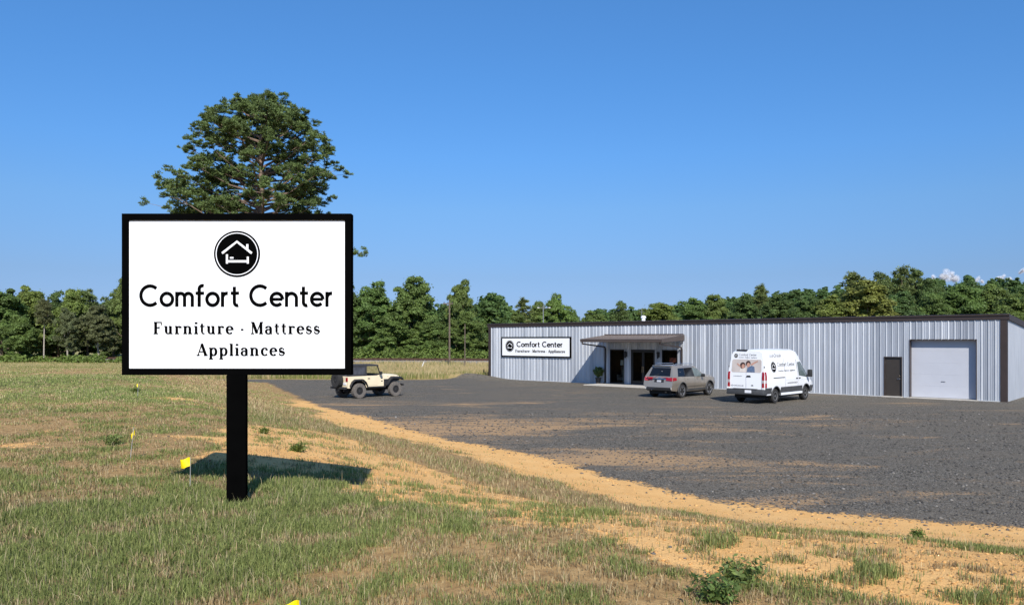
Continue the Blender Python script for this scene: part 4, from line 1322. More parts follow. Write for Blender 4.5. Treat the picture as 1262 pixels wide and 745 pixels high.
def wheel_set(parent, axles, track, rad, width, rim_r, tyre_mat, rim_mat, spokes=5, style='alloy', lug=False):
    """four wheel parts, each with its tyre and rim"""
    ty = MB(); w2 = width / 2
    ty.lathe([(rim_r, -w2 * 0.8), (rim_r * 1.06, -w2 * 0.96), (rad * 0.93, -w2), (rad * 0.985, -w2 * 0.82), (rad, -w2 * 0.5), (rad, w2 * 0.5), (rad * 0.985, w2 * 0.82), (rad * 0.93, w2), (rim_r * 1.06, w2 * 0.96), (rim_r, w2 * 0.8)], 'y', 32, closed=True)
    if lug:
        for k in range(22):
            a = 2 * PI * k / 22
            c, s = math.cos(a), math.sin(a)
            for y0, y1 in ((-w2 * 0.95, -w2 * 0.15), (w2 * 0.15, w2 * 0.95)):
                q = MB().box(rad * 0.96, rad * 1.02, y0, y1, -0.028, 0.028)
                ty.add([(p[0] * c - p[2] * s, p[1], p[0] * s + p[2] * c) for p in q.v], q.f)
    hub = MB().lathe([(rim_r * 1.0, -w2 * 0.78), (rim_r * 0.99, w2 * 0.1), (0.05, w2 * 0.12)], 'y', 24)
    rim = MB()
    yo = -w2
    rim.lathe([(rim_r, yo * 0.8), (rim_r * 1.02, yo * 0.92), (rim_r * 0.93, yo * 0.92), (rim_r * 0.88, yo * 0.55)], 'y', 28, closed=True)
    if style == 'alloy':
        rim.lathe([(0.075, yo * 0.4), (0.07, yo * 0.72), (0.02, yo * 0.75)], 'y', 14)
        for k in range(spokes):
            a = 2 * PI * k / spokes + 0.3
            c, s = math.cos(a), math.sin(a)
            q = MB()
            q.add([(0.05, yo * 0.72, -0.045), (0.05, yo * 0.72, 0.045), (rim_r * 0.93, yo * 0.84, 0.036), (rim_r * 0.93, yo * 0.84, -0.036), (0.05, yo * 0.4, -0.045), (0.05, yo * 0.4, 0.045), (rim_r * 0.93, yo * 0.5, 0.03), (rim_r * 0.93, yo * 0.5, -0.03)],
                  [(0, 1, 2, 3), (7, 6, 5, 4), (0, 4, 5, 1), (1, 5, 6, 2), (2, 6, 7, 3), (3, 7, 4, 0)])
            rim.add([(p[0] * c - p[2] * s, p[1], p[0] * s + p[2] * c) for p in q.v], q.f)
    else:
        rim.lathe([(rim_r * 0.9, yo * 0.5), (rim_r * 0.72, yo * 0.62), (rim_r * 0.55, yo * 0.35), (rim_r * 0.4, yo * 0.35), (rim_r * 0.36, yo * 0.75), (rim_r * 0.12, yo * 0.8)], 'y', 24)
        for k in range(6):
            a = 2 * PI * k / 6
            rim.lathe([(0.016, 0), (0.014, -0.03)], 'y', 6, (math.cos(a) * rim_r * 0.48, yo * 0.36, math.sin(a) * rim_r * 0.48))
    first = None
    for ax in axles:
        for sd in (-1, 1):
            if first is None:
                wo = hub.build('wheel', M_UNDER, parent)
                t_ = ty.build('tyre', tyre_mat, wo, smooth=40); r_ = rim.build('rim', rim_mat, wo, smooth=35)
                first = wo
            else:
                wo = copy_tree(first, parent)
            wo.location = (ax, sd * track / 2, rad)
            wo.rotation_euler = (0, 0, PI if sd > 0 else 0)
    return first

def cyl_y(cx, cz, r, y0, y1, n=28):
    return MB().lathe([(r, y0), (r, y1)], 'y', n, (cx, 0, cz))

def arches(axles, r, zc, half, depth=0.32):
    return [cyl_y(a, zc, r, sd * half if sd < 0 else half - depth, -half + depth if sd < 0 else half) for a in axles for sd in (-1, 1)]

def plate_bar(mb, x0, x1, y, z0, z1, rows=1):
    pass

# --- tan estate-style off-roader -------------------------------------------
def suv():
    yaw = R(47)
    t = thing('parked_car', 'tan five-door off-road car parked nose-in by the shop entrance', 'car', (0, 0, 0), yaw)
    PAINT = pmat('tan_paint', (0.35, 0.305, 0.25), 0.26, metal=0.5, coat=0.7, noise=0.05, nscale=2)
    RX = lambda z: float(np.interp(z, [0.4, 0.62, 0.80, 1.10, 1.20, 1.64, 1.76], [0.10, 0.0, 0.02, 0.09, 0.13, 0.42, 0.52]))
    def sec(x, zb, wb, zm, wm, zs, ws, zr, wr, crown=0.02, rear=False):
        pts = [(wb, zb), (wm, zm), (ws, zs), (wr + 0.05, zr - 0.09), (wr - 0.03, zr - 0.015), (0.0, zr + crown)]
        pts.insert(2, ((wm + ws) / 2 + 0.012, (zm + zs) / 2))
        return [((RX(z) if rear else x), y, z) for y, z in pts]
    secs = [
        sec(0, 0.42, 0.78, 0.72, 0.90, 1.14, 0.86, 1.70, 0.62, rear=True),
        sec(0.56, 0.36, 0.86, 0.74, 0.965, 1.14, 0.925, 1.735, 0.655),
        sec(1.3, 0.34, 0.87, 0.74, 0.97, 1.13, 0.935, 1.755, 0.67),
        sec(2.2, 0.33, 0.87, 0.74, 0.965, 1.11, 0.93, 1.745, 0.665),
        sec(2.75, 0.33, 0.87, 0.73, 0.96, 1.095, 0.925, 1.69, 0.645),
        sec(3.62, 0.34, 0.87, 0.72, 0.96, 1.09, 0.92, 1.20, 0.78, 0.03),
        sec(4.25, 0.36, 0.85, 0.70, 0.95, 1.05, 0.90, 1.17, 0.75, 0.03),
        sec(4.62, 0.38, 0.80, 0.68, 0.89, 0.99, 0.84, 1.11, 0.69, 0.03),
        sec(4.80, 0.42, 0.64, 0.66, 0.76, 0.90, 0.72, 1.01, 0.58, 0.02),
    ]
    body = loft_body(secs, 'body', PAINT, t)
    AX = (0.98, 3.90)
    cut(body, [cyl_y(a, 0.40, 0.43, sd * 1.2 if sd < 0 else 0.62, -0.62 if sd < 0 else 1.2) for a in AX for sd in (-1, 1)])
    body.data.polygons.foreach_set('use_smooth', np.ones(len(body.data.polygons), dtype=bool)); body.data.set_sharp_from_angle(angle=R(35))
    bv = bvh_of(body)
    wheel_set(t, AX, 1.64, 0.375, 0.25, 0.255, M_RUBBER, M_ALLOY, 5)
    MB().box(0.3, 4.5, -0.64, 0.64, 0.22, 0.40).tube([(0.98, -0.7, 0.37), (0.98, 0.7, 0.37)], 0.07, 8).tube([(3.9, -0.7, 0.37), (3.9, 0.7, 0.37)], 0.06, 8).tube([(0.05, -0.45, 0.33), (1.0, -0.45, 0.30)], 0.04, 8).build('underbody', M_UNDER, t)
    proj(MB(), bv, [(-0.70, 1.18), (0.70, 1.18), (0.585, 1.62), (-0.585, 1.62)], 'rear', 0.008).build('rear_window', M_TINT, t, smooth=30)
    for sd in ('right', 'left'):
        proj(MB(), bv, [(0.56, 1.16), (1.31, 1.14), (1.345, 1.60), (0.80, 1.595)], sd, 0.008).build('side_window', M_TINT, t, smooth=30)
        proj(MB(), bv, [(1.33, 1.14), (2.25, 1.12), (2.25, 1.605), (1.365, 1.60)], sd, 0.008).build('side_window', M_TINT, t, smooth=30)
        proj(MB(), bv, [(2.28, 1.12), (3.30, 1.10), (2.84, 1.53), (2.28, 1.605)], sd, 0.008).build('side_window', M_SEEGLASS, t, smooth=30)
        s = -1 if sd == 'right' else 1
        # doors' shut lines, mouldings, handles
        for x0 in (1.20, 2.25, 3.28):
            proj(MB(), bv, [(x0, 0.46), (x0 + 0.014, 0.46), (x0 + 0.014, 1.11), (x0, 1.11)], sd, 0.003, 0.01).build('shut_line', M_BLACKPL, t)
        proj(MB(), bv, [(1.46, 0.60), (3.42, 0.60), (3.42, 0.67), (1.46, 0.67)], sd, 0.02, 0.02, 6).build('side_moulding', M_CHROME if False else PAINT, t)
        proj(MB(), bv, [(1.42, 0.37), (3.46, 0.37), (3.46, 0.47), (1.42, 0.47)], sd, 0.015, 0.02, 6).build('sill_cladding', M_GREYPL, t)
        for x0 in (1.42, 2.42):
            proj(MB(), bv, [(x0, 0.99), (x0 + 0.2, 0.985), (x0 + 0.2, 1.02), (x0, 1.025)], sd, 0.03, 0.01, 2).build('door_handle', PAINT, t)
        for ax in AX:                                  # dark arch lips
            q = MB()
            pts = [(ax + 0.45 * math.cos(a), 0, 0.40 + 0.45 * math.sin(a)) for a in np.linspace(R(-8), R(188), 18)]
            y = s * 0.955
            q.tube([(p[0], y, p[2]) for p in pts], 0.032, 6)
            q.build('arch_lip', M_GREYPL, t, smooth=60)
        m = MB().rbox(2.86, 3.02, s * 0.98 if s > 0 else -1.16, 1.16 if s > 0 else s * 0.98, 1.08, 1.25, 0.03)
        m.build('wing_mirror', M_BLACKPL, t, smooth=40)
        MB().tube([(0.75, s * 0.60, 1.80), (0.85, s * 0.60, 1.83), (2.5, s * 0.60, 1.81), (2.62, s * 0.60, 1.75)], 0.018, 6).build('roof_rail', M_CHROME, t)
        # tail lamps wrap the corner
        lp = [(s * 0.46, 0.95), (s * 0.858, 0.93), (s * 0.845, 1.12), (s * 0.46, 1.09)]
        l = proj(MB(), bv, lp, 'rear', 0.025)
        proj(l, bv, [(0.075, 0.93), (0.40, 0.97), (0.40, 1.10), (0.10, 1.12)], sd, 0.018)
        l.build('tail_light', M_RED, t)
        proj(MB(), bv, [(s * 0.62, 0.44), (s * 0.80, 0.46), (s * 0.80, 0.58), (s * 0.62, 0.56)], 'rear', 0.02).build('reflector', M_CLEARL, t)
        h = proj(MB(), bv, [(s * 0.48, 0.82), (s * 0.66, 0.80), (s * 0.66, 0.92), (s * 0.48, 0.93)], 'front', 0.02)
        h.build('headlight', M_CLEARL, t)
    proj(MB(), bv, [(-0.78, 0.40), (0.78, 0.40), (0.78, 0.58), (-0.78, 0.58)], 'rear', 0.035, 0.02, 8).build('rear_bumper', M_BLACKPL, t)
    proj(MB(), bv, [(-0.32, 0.84), (0.32, 0.84), (0.32, 1.0), (-0.32, 1.0)], 'rear', 0.004, 0.01).build('plate_recess', M_BLACKPL, t)
    proj(MB(), bv, [(-0.14, 0.86), (0.14, 0.86), (0.14, 0.96), (-0.14, 0.96)], 'rear', 0.014, 0.01).build('number_plate', pmat('plate_grey', (0.45, 0.46, 0.48), 0.5, noise=0.1), t)
    proj(MB(), bv, [(-0.48, 1.02), (0.48, 1.02), (0.48, 1.045), (-0.48, 1.045)], 'rear', 0.02, 0.01).build('chrome_strip', M_CHROME, t)
    proj(MB(), bv, [(-0.09, 1.08), (0.09, 1.08), (0.09, 1.115), (-0.09, 1.115)], 'rear', 0.012, 0.01, 2).build('badge', M_CHROME, t)
    MB().rbox(0.36, 0.62, -0.58, 0.58, 1.70, 1.745, 0.02).build('roof_spoiler', PAINT, t, smooth=40)
    MB().tube([(0.02, 0.3, 1.18), (0.25, 0.05, 1.27)], 0.01, 4).build('rear_wiper', M_BLACKPL, t)
    proj(MB(), bv, [(3.52, -0.66), (3.52, 0.66), (2.86, 0.54), (2.86, -0.54)], 'top', 0.008).build('windscreen', M_TINT, t)
    proj(MB(), bv, [(-0.45, 0.62), (0.45, 0.62), (0.45, 0.80), (-0.45, 0.80)], 'front', 0.02).build('grille', M_BLACKPL, t)
    MB().tube([(0.0, 0.36, 0.45), (-0.05, 0.36, 0.42)], 0.03, 6).build('tow_hook', M_CHROME, t)
    return t, AX
def place_by_wheel(t, ax, half, px, py):
    """put the near (right-hand) wheel's footprint where the photograph shows it"""
    p = px2w(px, py)
    c, s = math.cos(t.rotation_euler.z), math.sin(t.rotation_euler.z)
    t.location = (p.x - (ax * c + half * s), p.y - (ax * s - half * c), 0.0)
tcar, ax = suv()
place_by_wheel(tcar, ax[0], 0.88, 840.0, 490.0)

# --- white high-roof van -----------------------------------------------------
def van():
    t = thing('delivery_van', 'white high-roof delivery van with shop lettering parked nose-in beside the tan car', 'van', (0, 0, 0), R(45))
    PAINT = pmat('white_paint', (0.78, 0.79, 0.80), 0.35, coat=0.5, noise=0.02, nscale=1.5)
    RX = lambda z: float(np.interp(z, [0.3, 0.5, 0.8, 1.6, 2.3, 2.55, 2.7], [0.06, 0.02, 0.0, 0.04, 0.12, 0.18, 0.30]))
    def sec(x, zb, wb, zm, wm, zs, ws, zr, wr, crown=0.03, rear=False):
        pts = [(wb, zb), (wm, zm), (wm + 0.005, (zm + zs) / 2), (ws, zs), (wr + 0.03, zr - 0.20), (wr - 0.03, zr - 0.06), (wr - 0.14, zr), (0.0, zr + crown)]
        return [((RX(z) if rear else x), y, z) for y, z in pts]
    secs = [
        sec(0, 0.45, 0.93, 0.75, 0.98, 1.35, 0.985, 2.56, 0.80, rear=True),
        sec(0.3, 0.42, 0.96, 0.75, 1.02, 1.35, 1.02, 2.60, 0.83),
        sec(1.5, 0.40, 0.98, 0.75, 1.03, 1.35, 1.03, 2.64, 0.84),
        sec(3.3, 0.40, 0.98, 0.75, 1.03, 1.35, 1.03, 2.64, 0.83),
        sec(3.75, 0.40, 0.98, 0.75, 1.03, 1.33, 1.02, 2.56, 0.80),
        sec(4.12, 0.40, 0.98, 0.75, 1.02, 1.31, 1.01, 2.34, 0.78),
        sec(4.42, 0.40, 0.98, 0.74, 1.015, 1.28, 1.00, 2.05, 0.78),
        sec(5.02, 0.40, 0.97, 0.72, 1.00, 1.10, 0.97, 1.42, 0.80, 0.05),
        sec(5.42, 0.40, 0.90, 0.68, 0.95, 0.92, 0.90, 1.20, 0.70, 0.05),
        sec(5.58, 0.42, 0.75, 0.62, 0.82, 0.80, 0.76, 1.02, 0.55, 0.05),
    ]
    body = loft_body(secs, 'body', PAINT, t)
    AX = (1.15, 4.50)
    cut(body, [cyl_y(a, 0.38, 0.43, -1.3 if sd < 0 else 0.62, -0.62 if sd < 0 else 1.3) for a in AX for sd in (-1, 1)])
    body.data.polygons.foreach_set('use_smooth', np.ones(len(body.data.polygons), dtype=bool)); body.data.set_sharp_from_angle(angle=R(32))
    bv = bvh_of(body)
    wheel_set(t, AX, 1.74, 0.355, 0.235, 0.215, M_RUBBER, M_STEELRIM, style='steel')
    MB().box(0.2, 5.2, -0.7, 0.7, 0.26, 0.46).tube([(1.15, -0.75, 0.35), (1.15, 0.75, 0.35)], 0.08, 8).tube([(4.5, -0.7, 0.35), (4.5, 0.7, 0.35)], 0.06, 8).lathe([(0.16, -0.4), (0.16, 0.4)], 'x', 12, (2.4, 0.3, 0.35)).build('underbody', M_UNDER, t)
    for sd in ('right', 'left'):
        s = -1 if sd == 'right' else 1
        proj(MB(), bv, [(3.62, 1.30), (4.72, 1.18), (4.80, 1.30), (4.46, 1.72), (4.10, 2.0), (3.66, 1.98)], sd, 0.008).build('side_window', M_TINT if s > 0 else M_SEEGLASS, t, smooth=30)
        proj(MB(), bv, [(1.62, 0.50), (4.02, 0.50), (4.02, 0.78), (1.62, 0.78)], sd, 0.018, 0.02, 6).build('side_cladding', M_GREYPL, t)
        proj(MB(), bv, [(0.06, 0.50), (0.68, 0.50), (0.68, 0.78), (0.08, 0.78)], sd, 0.018, 0.02, 5).build('side_cladding', M_GREYPL, t)
        proj(MB(), bv, [(4.96, 0.44), (5.46, 0.44), (5.40, 0.74), (4.96, 0.76)], sd, 0.018, 0.02, 5).build('side_cladding', M_GREYPL, t)
        MB().rbox(1.62, 4.02, min(s * 0.93, s * 1.04), max(s * 0.93, s * 1.04), 0.37, 0.48, 0.015).build('side_step', PAINT, t)
        for ax in AX:
            q = MB()
            q.tube([(ax + 0.455 * math.cos(a), s * 1.015, 0.38 + 0.455 * math.sin(a)) for a in np.linspace(R(2), R(178), 16)], 0.032, 6)
            q.build('arch_lip', M_GREYPL, t, smooth=60)
        # sliding-door runner, shut lines, handles
        if s < 0:
            proj(MB(), bv, [(0.86, 1.235), (2.05, 1.235), (2.05, 1.27), (0.86, 1.27)], sd, 0.012, 0.01).build('door_runner', M_BLACKPL, t)
        for x0, z0, z1 in ((2.12, 0.8, 2.2), (3.52, 0.55, 2.12), (4.82, 0.8, 1.1)):
            proj(MB(), bv, [(x0, z0), (x0 + 0.012, z0), (x0 + 0.012, z1), (x0, z1)], sd, 0.002, 0.01).build('shut_line', M_GREYPL, t)
        proj(MB(), bv, [(2.1, 1.10), (4.8, 1.07), (4.8, 1.085), (2.1, 1.115)], sd, 0.003, 0.01, 8).build('painted_crease', pmat('crease_shade', (0.55, 0.56, 0.58), 0.5, noise=0.03), t)  # flat grey strip: the shade along a body fold, painted as colour
        for x0 in (3.30, 3.62):
            proj(MB(), bv, [(x0, 1.15), (x0 + 0.16, 1.145), (x0 + 0.16, 1.19), (x0, 1.195)], sd, 0.03, 0.01, 2).build('door_handle', M_BLACKPL, t)
        m = MB().rbox(4.52, 4.66, min(s * 1.05, s * 1.30), max(s * 1.05, s * 1.30), 1.20, 1.58, 0.04).tube([(4.6, s * 0.95, 1.24), (4.6, s * 1.15, 1.27)], 0.035, 6)
        m.build('wing_mirror', M_BLACKPL, t, smooth=40)
        # tall tail lamp on the corner: red, clear, red
        y0, y1 = (s * 0.86, s * 0.975)
        for z0, z1, mt in ((1.16, 1.56, M_RED), (1.02, 1.155, pmat('lamp_grey', (0.42, 0.36, 0.36), 0.2, noise=0.1)), (0.80, 1.015, M_RED)):
            l = proj(MB(), bv, [(y0, z0), (y1, z0), (y1 - s * 0.01, z1), (y0, z1)], 'rear', 0.03, 0.02, 2)
            proj(l, bv, [(0.06, z0), (0.18, z0), (0.18, z1), (0.07, z1)], sd, 0.022, 0.02, 2)
            l.build('tail_light', mt, t)
        proj(MB(), bv, [(s * 0.88, 0.72), (s * 0.97, 0.72), (s * 0.97, 0.80), (s * 0.88, 0.80)], 'rear', 0.05, 0.02, 2).build('reflector', M_CLEARL, t)
        proj(MB(), bv, [(s * 0.5, 0.88), (s * 0.74, 0.84), (s * 0.74, 1.0), (s * 0.5, 1.0)], 'front', 0.02).build('headlight', M_CLEARL, t)
        MB().tube([(0.03, s * 0.955, 0.95), (0.03, s * 0.955, 1.05)], 0.02, 6).tube([(0.08, s * 0.94, 1.75), (0.08, s * 0.94, 1.85)], 0.02, 6).build('door_hinge', M_BLACKPL, t)
    bm_ = MB().rbox(-0.12, 0.32, -0.99, 0.99, 0.44, 0.72, 0.04)
    bm_.box(-0.13, 0.05, -0.62, 0.62, 0.69, 0.74)
    bm_.build('rear_bumper', M_GREYPL, t, smooth=40)
    MB().rbox(-0.135, -0.118, 0.06 - 0.42, 0.06 - 0.08, 0.53, 0.67, 0.004).build('number_plate', M_PLATE, t)
    proj(MB(), bv, [(-0.006, 0.76), (0.006, 0.76), (0.006, 2.40), (-0.006, 2.40)], 'rear', 0.002, 0.01, 6).build('shut_line', M_GREYPL, t)
    # printed rear windows
    PW = pmat('print_sand', (0.50, 0.44, 0.40), 0.3, noise=0.08, nscale=3)
    wr = proj(MB(), bv, [(-0.74, 1.52), (-0.80, 1.58), (-0.78, 2.10), (-0.72, 2.16), (0.72, 2.16), (0.78, 2.10), (0.80, 1.58), (0.74, 1.52)], 'rear', 0.006, 0.02).build('rear_graphic', PW, t)
    DK = pmat('print_hair', (0.055, 0.030, 0.022), 0.4, noise=0.3, nscale=9)
    SK = pmat('print_skin', (0.46, 0.25, 0.18), 0.4, noise=0.12, nscale=9)
    BLU = pmat('print_blue', (0.10, 0.14, 0.22), 0.4, noise=0.35, nscale=14)
    PALE = pmat('print_pale', (0.62, 0.56, 0.50), 0.4, noise=0.1, nscale=8)
    ell = lambda cy, cz, ry, rz: [(cy + ry * math.cos(a), cz + rz * math.sin(a)) for a in np.linspace(0, 2 * PI, 17)[:-1]]
    # +y is the left side of the van; seen from behind the picture's left is +y
    proj(MB(), bv, [(-0.02, 1.535), (-0.46, 1.535), (-0.42, 1.80), (-0.28, 1.86), (-0.06, 1.78)], 'rear', 0.010, 0.0, 3).build('printed_shirt', BLU, wr)
    proj(MB(), bv, [(0.36, 1.535), (0.02, 1.535), (0.04, 1.72), (0.16, 1.78), (0.32, 1.72)], 'rear', 0.010, 0.0, 3).build('printed_shirt', PALE, wr)
    proj(MB(), bv, ell(0.21, 1.86, 0.15, 0.16), 'rear', 0.011, 0.0, 1).build('printed_hair', DK, wr)
    proj(MB(), bv, ell(-0.08, 1.96, 0.13, 0.14), 'rear', 0.011, 0.0, 1).build('printed_hair', DK, wr)
    q = proj(MB(), bv, ell(0.18, 1.82, 0.085, 0.11), 'rear', 0.014, 0.0, 1)
    q.build('printed_face', SK, wr)
    proj(MB(), bv, ell(-0.10, 1.89, 0.085, 0.11), 'rear', 0.014, 0.0, 1).build('printed_face', SK, wr)
    proj(MB(), bv, [(0.52, 1.90), (0.36, 1.80), (0.30, 1.74), (0.34, 1.86), (0.50, 1.97)], 'rear', 0.013, 0.0, 2).build('printed_arm', SK, wr)
    proj(MB(), bv, [(-0.26, 1.86), (-0.46, 1.98), (-0.60, 2.06), (-0.57, 2.10), (-0.40, 2.04), (-0.22, 1.94)], 'rear', 0.013, 0.0, 2).build('printed_arm', SK, wr)
    MB().rbox(0.16, 0.36, 0.02, 0.60, 2.56, 2.645, 0.04).build('brake_light_housing', M_BLACKPL, t, smooth=40)
    proj(MB(), bv, [(-0.26, 1.30), (-0.02, 1.30), (-0.05, 1.38), (-0.23, 1.38)], 'rear', 0.02, 0.01, 2).build('door_handle', M_BLACKPL, t)
    proj(MB(), bv, [(-0.40, 0.88), (-0.28, 0.88), (-0.30, 0.92), (-0.38, 0.92)], 'rear', 0.015, 0.01, 2).build('badge', M_BLACKPL, t)
    # lettering
    def rp(u, v, e):
        h = bv.ray_cast(Vector((-3, -u, v)), Vector((1, 0, 0)))
        return (h[0] if h[0] is not None else Vector((0, -u, v))) + Vector((-e - 0.002, 0, 0))
    def sp(u, v, e):
        h = bv.ray_cast(Vector((u, -4, v)), Vector((0, 1, 0)))
        return (h[0] if h[0] is not None else Vector((u, -1, v))) + Vector((0, -e - 0.002, 0))
    GREY = pmat('letter_grey', (0.06, 0.06, 0.065), 0.5, noise=0.1)
    logo(-0.60, 2.335, 0.105, rp, t, 0.004)
    write('Comfort Center', SANS, -0.45, 0.50, 2.335, 0.11, rp, 'lettering', GREY, t, 0.02, 0.004, 0.7)
    write('Furniture \u00b7 Mattress \u00b7 Appliances', SERIF, -0.45, 0.52, 2.235, 0.045, rp, 'lettering', GREY, t, 0.0, 0.004, 1.0)
    logo(0.98, 1.78, 0.27, sp, t, 0.004)
    write('Comfort Center', SANS, 1.38, 3.30, 1.80, 0.20, sp, 'lettering', GREY, t, 0.02, 0.004, 0.75)
    write('Furniture \u00b7 Mattress \u00b7 Appliances', SERIF, 1.42, 3.26, 1.55, 0.075, sp, 'lettering', GREY, t, 0.0, 0.004, 1.0)
    # unreadable small lines: phone and web address, kept as marks
    rg = random.Random(3)
    def marks(place, u0, u1, v, h, name):
        rb = []
        u = u0
        while u < u1:
            wd = rg.uniform(0.35, 0.7) * h
            k = rg.randrange(3)
            if k == 0: rb.append(([(u, v), (u, v + h)], [h * 0.16] * 2)); rb.append(([(u, v + h * 0.5), (u + wd, v + h * 0.5)], [h * 0.14] * 2))
            elif k == 1: rb.append((arc(u + wd / 2, v + h / 2, wd / 2, h / 2, 40, 320), [h * 0.16] * 40))
            else: rb.append(([(u, v), (u + wd / 2, v + h), (u + wd, v)], [h * 0.14] * 3))
            u += wd + h * 0.3
        rb = [(p, list(wd)[:len(p)]) for p, wd in rb]
        mb = MB(); ribbon_mesh(mb, rb, place, 0.004); mb.build(name, GREY, t)
    marks(sp, 0.72, 1.85, 2.26, 0.16, 'lettering')
    marks(sp, 2.35, 3.45, 0.92, 0.075, 'lettering')
    marks(rp, -0.82, -0.10, 0.83, 0.075, 'lettering')
    marks(rp, -0.66, -0.22, 1.32, 0.035, 'lettering')
    proj(MB(), bv, [(4.95, -0.74), (4.95, 0.74), (4.46, 0.68), (4.46, -0.68)], 'top', 0.008).build('windscreen', M_TINT, t)
    proj(MB(), bv, [(-0.5, 0.70), (0.5, 0.70), (0.5, 0.86), (-0.5, 0.86)], 'front', 0.02).build('grille', M_BLACKPL, t)
    return t, AX
tvan, ax = van()
place_by_wheel(tvan, ax[0], 0.95, 955.0, 496.5)

# --- cream open-style off-roader ----------------------------------------------
def jeep():
    t = thing('off_roader', 'cream short off-roader with a dark soft top and a spare wheel behind', 'car', (0, 0, 0), R(45))
    CR = pmat('cream_paint', (0.80, 0.68, 0.47), 0.45, coat=0.25, noise=0.06, nscale=3)
    TOP = pmat('soft_top', (0.030, 0.031, 0.036), 0.85, noise=0.25, nscale=6, bump=0.15)
    VIN = pmat('vinyl_window', (0.060, 0.063, 0.075), 0.22, spec=0.6, noise=0.5, nscale=5, bump=0.3)
    AX = (0.78, 3.15)
    # tub with a scooped door line, and the bonnet
    tub = MB()
    pr = [(0.12, 0.56), (0.12, 1.16), (0.16, 1.18), (1.95, 1.18), (2.22, 1.24), (2.42, 1.24), (2.42, 0.56)]
    tub.prism(pr, -0.75, 0.75, 'xz')
    body = tub.build('tub', CR, t)
    cut(body, [cyl_y(AX[0], 0.46, 0.51, -1.2 if sd < 0 else 0.5, -0.5 if sd < 0 else 1.2) for sd in (-1, 1)] + [MB().box(0.22, 2.12, -0.67, 0.67, 0.72, 1.5)])
    hood = MB()
    secs = []
    for x, w, z0, z1 in ((2.42, 0.70, 0.70, 1.235), (2.9, 0.66, 0.70, 1.22), (3.35, 0.60, 0.70, 1.19), (3.52, 0.56, 0.70, 1.16), (3.55, 0.54, 0.72, 1.12)):
        secs.append([(x, w, z0), (x, w, z1 - 0.08), (x, w - 0.02, z1 - 0.025), (x, w - 0.07, z1), (x, 0, z1 + 0.025)])
    loft_body(secs, 'bonnet', CR, t, smooth=30)
    gr = MB().rbox(3.55, 3.60, -0.55, 0.55, 0.68, 1.12, 0.015)
    gro = gr.build('grille', CR, t)
    sl = MB()
    for k in range(7): sl.box(3.60, 3.606, -0.27 + k * 0.085, -0.27 + k * 0.085 + 0.045, 0.78, 1.06)
    sl.build('grille_slot', M_BLACKPL, gro)
    for s in (-1, 1):
        # front wing (flat) and black flares
        MB().add([(2.42, s * 0.62, 0.98), (3.60, s * 0.55, 0.98), (3.60, s * 0.76, 0.96), (2.42, s * 0.76, 0.96), (2.42, s * 0.62, 0.60), (2.75, s * 0.62, 0.60), (2.75, s * 0.76, 0.62), (2.42, s * 0.76, 0.56)],
                 [(0, 1, 2, 3), (4, 7, 6, 5), (0, 3, 7, 4), (3, 2, 6, 7), (0, 4, 5, 1), (1, 5, 6, 2)]).build('wing', M_BLACKPL, t)
        f = MB()
        def flare(pts, y0, y1, th):
            n = len(pts)
            for i in range(n - 1):
                (x0, z0), (x1, z1) = pts[i], pts[i + 1]
                f.add([(x0, y0, z0), (x1, y0, z1), (x1, y1, z1 - 0.015), (x0, y1, z0 - 0.015), (x0, y0, z0 + th), (x1, y0, z1 + th), (x1, y1, z1 + th - 0.03), (x0, y1, z0 + th - 0.03)],
                      [(0, 1, 2, 3), (7, 6, 5, 4), (0, 4, 5, 1), (1, 5, 6, 2), (2, 6, 7, 3), (3, 7, 4, 0)])
        flare([(2.50, 0.64), (2.66, 0.72), (2.80, 0.92), (2.95, 1.01), (3.55, 1.00), (3.66, 0.90)], s * 0.63, s * 0.90, 0.085)
        flare([(0.22, 0.62), (0.34, 0.84), (0.52, 0.96), (1.02, 0.96), (1.20, 0.82), (1.30, 0.62)], s * 0.70, s * 0.90, 0.075)
        f.build('wheel_flare', M_BLACKPL, t)
        MB().box(1.32, 2.52, min(s * 0.745, s * 0.80), max(s * 0.745, s * 0.80), 0.53, 0.60).build('rocker_guard', M_BLACKPL, t)
        # door: skin, shut line, handle
        x0, x1 = 1.30, 2.10
        dr = MB().prism([(x0, 0.66), (x0, 1.17), (x1, 1.17), (x1, 0.80), (x1 - 0.12, 0.66)], s * 0.751, s * 0.762, 'xz').build('door', CR, t)
        MB().rbox(x0 + 0.06, x0 + 0.2, min(s * 0.762, s * 0.785), max(s * 0.762, s * 0.785), 1.02, 1.06, 0.008).build('handle', M_BLACKPL, dr)
        MB().box(2.24, 2.34, min(s * 0.751, s * 0.765), max(s * 0.751, s * 0.765), 0.86, 0.9).box(2.24, 2.34, min(s * 0.751, s * 0.765), max(s * 0.751, s * 0.765), 1.02, 1.06).build('hinge', M_BLACKPL, t)
        MB().rbox(2.05, 2.16, min(s * 0.84, s * 1.0), max(s * 0.84, s * 1.0), 1.24, 1.40, 0.02).tube([(2.14, s * 0.74, 1.22), (2.12, s * 0.90, 1.27)], 0.014, 5).build('wing_mirror', M_BLACKPL, t)
        # tail lamp
        MB().rbox(0.085, 0.125, min(s * 0.58, s * 0.74), max(s * 0.58, s * 0.74), 0.92, 1.12, 0.01).build('tail_light', M_RED, t)
        MB().lathe([(0.085, 3.60), (0.09, 3.625), (0.06, 3.635)], 'x', 16, (0, s * 0.38, 0.95)).build('headlight', M_CLEARL, t)
        # soft top side
        q = MB()
        q.prism([(0.13, 1.185), (0.20, 1.74), (0.30, 1.74), (0.25, 1.185)], s * 0.72, s * 0.735, 'xz')
        q.prism([(1.20, 1.185), (1.20, 1.74), (1.32, 1.74), (1.32, 1.185)], s * 0.72, s * 0.735, 'xz')
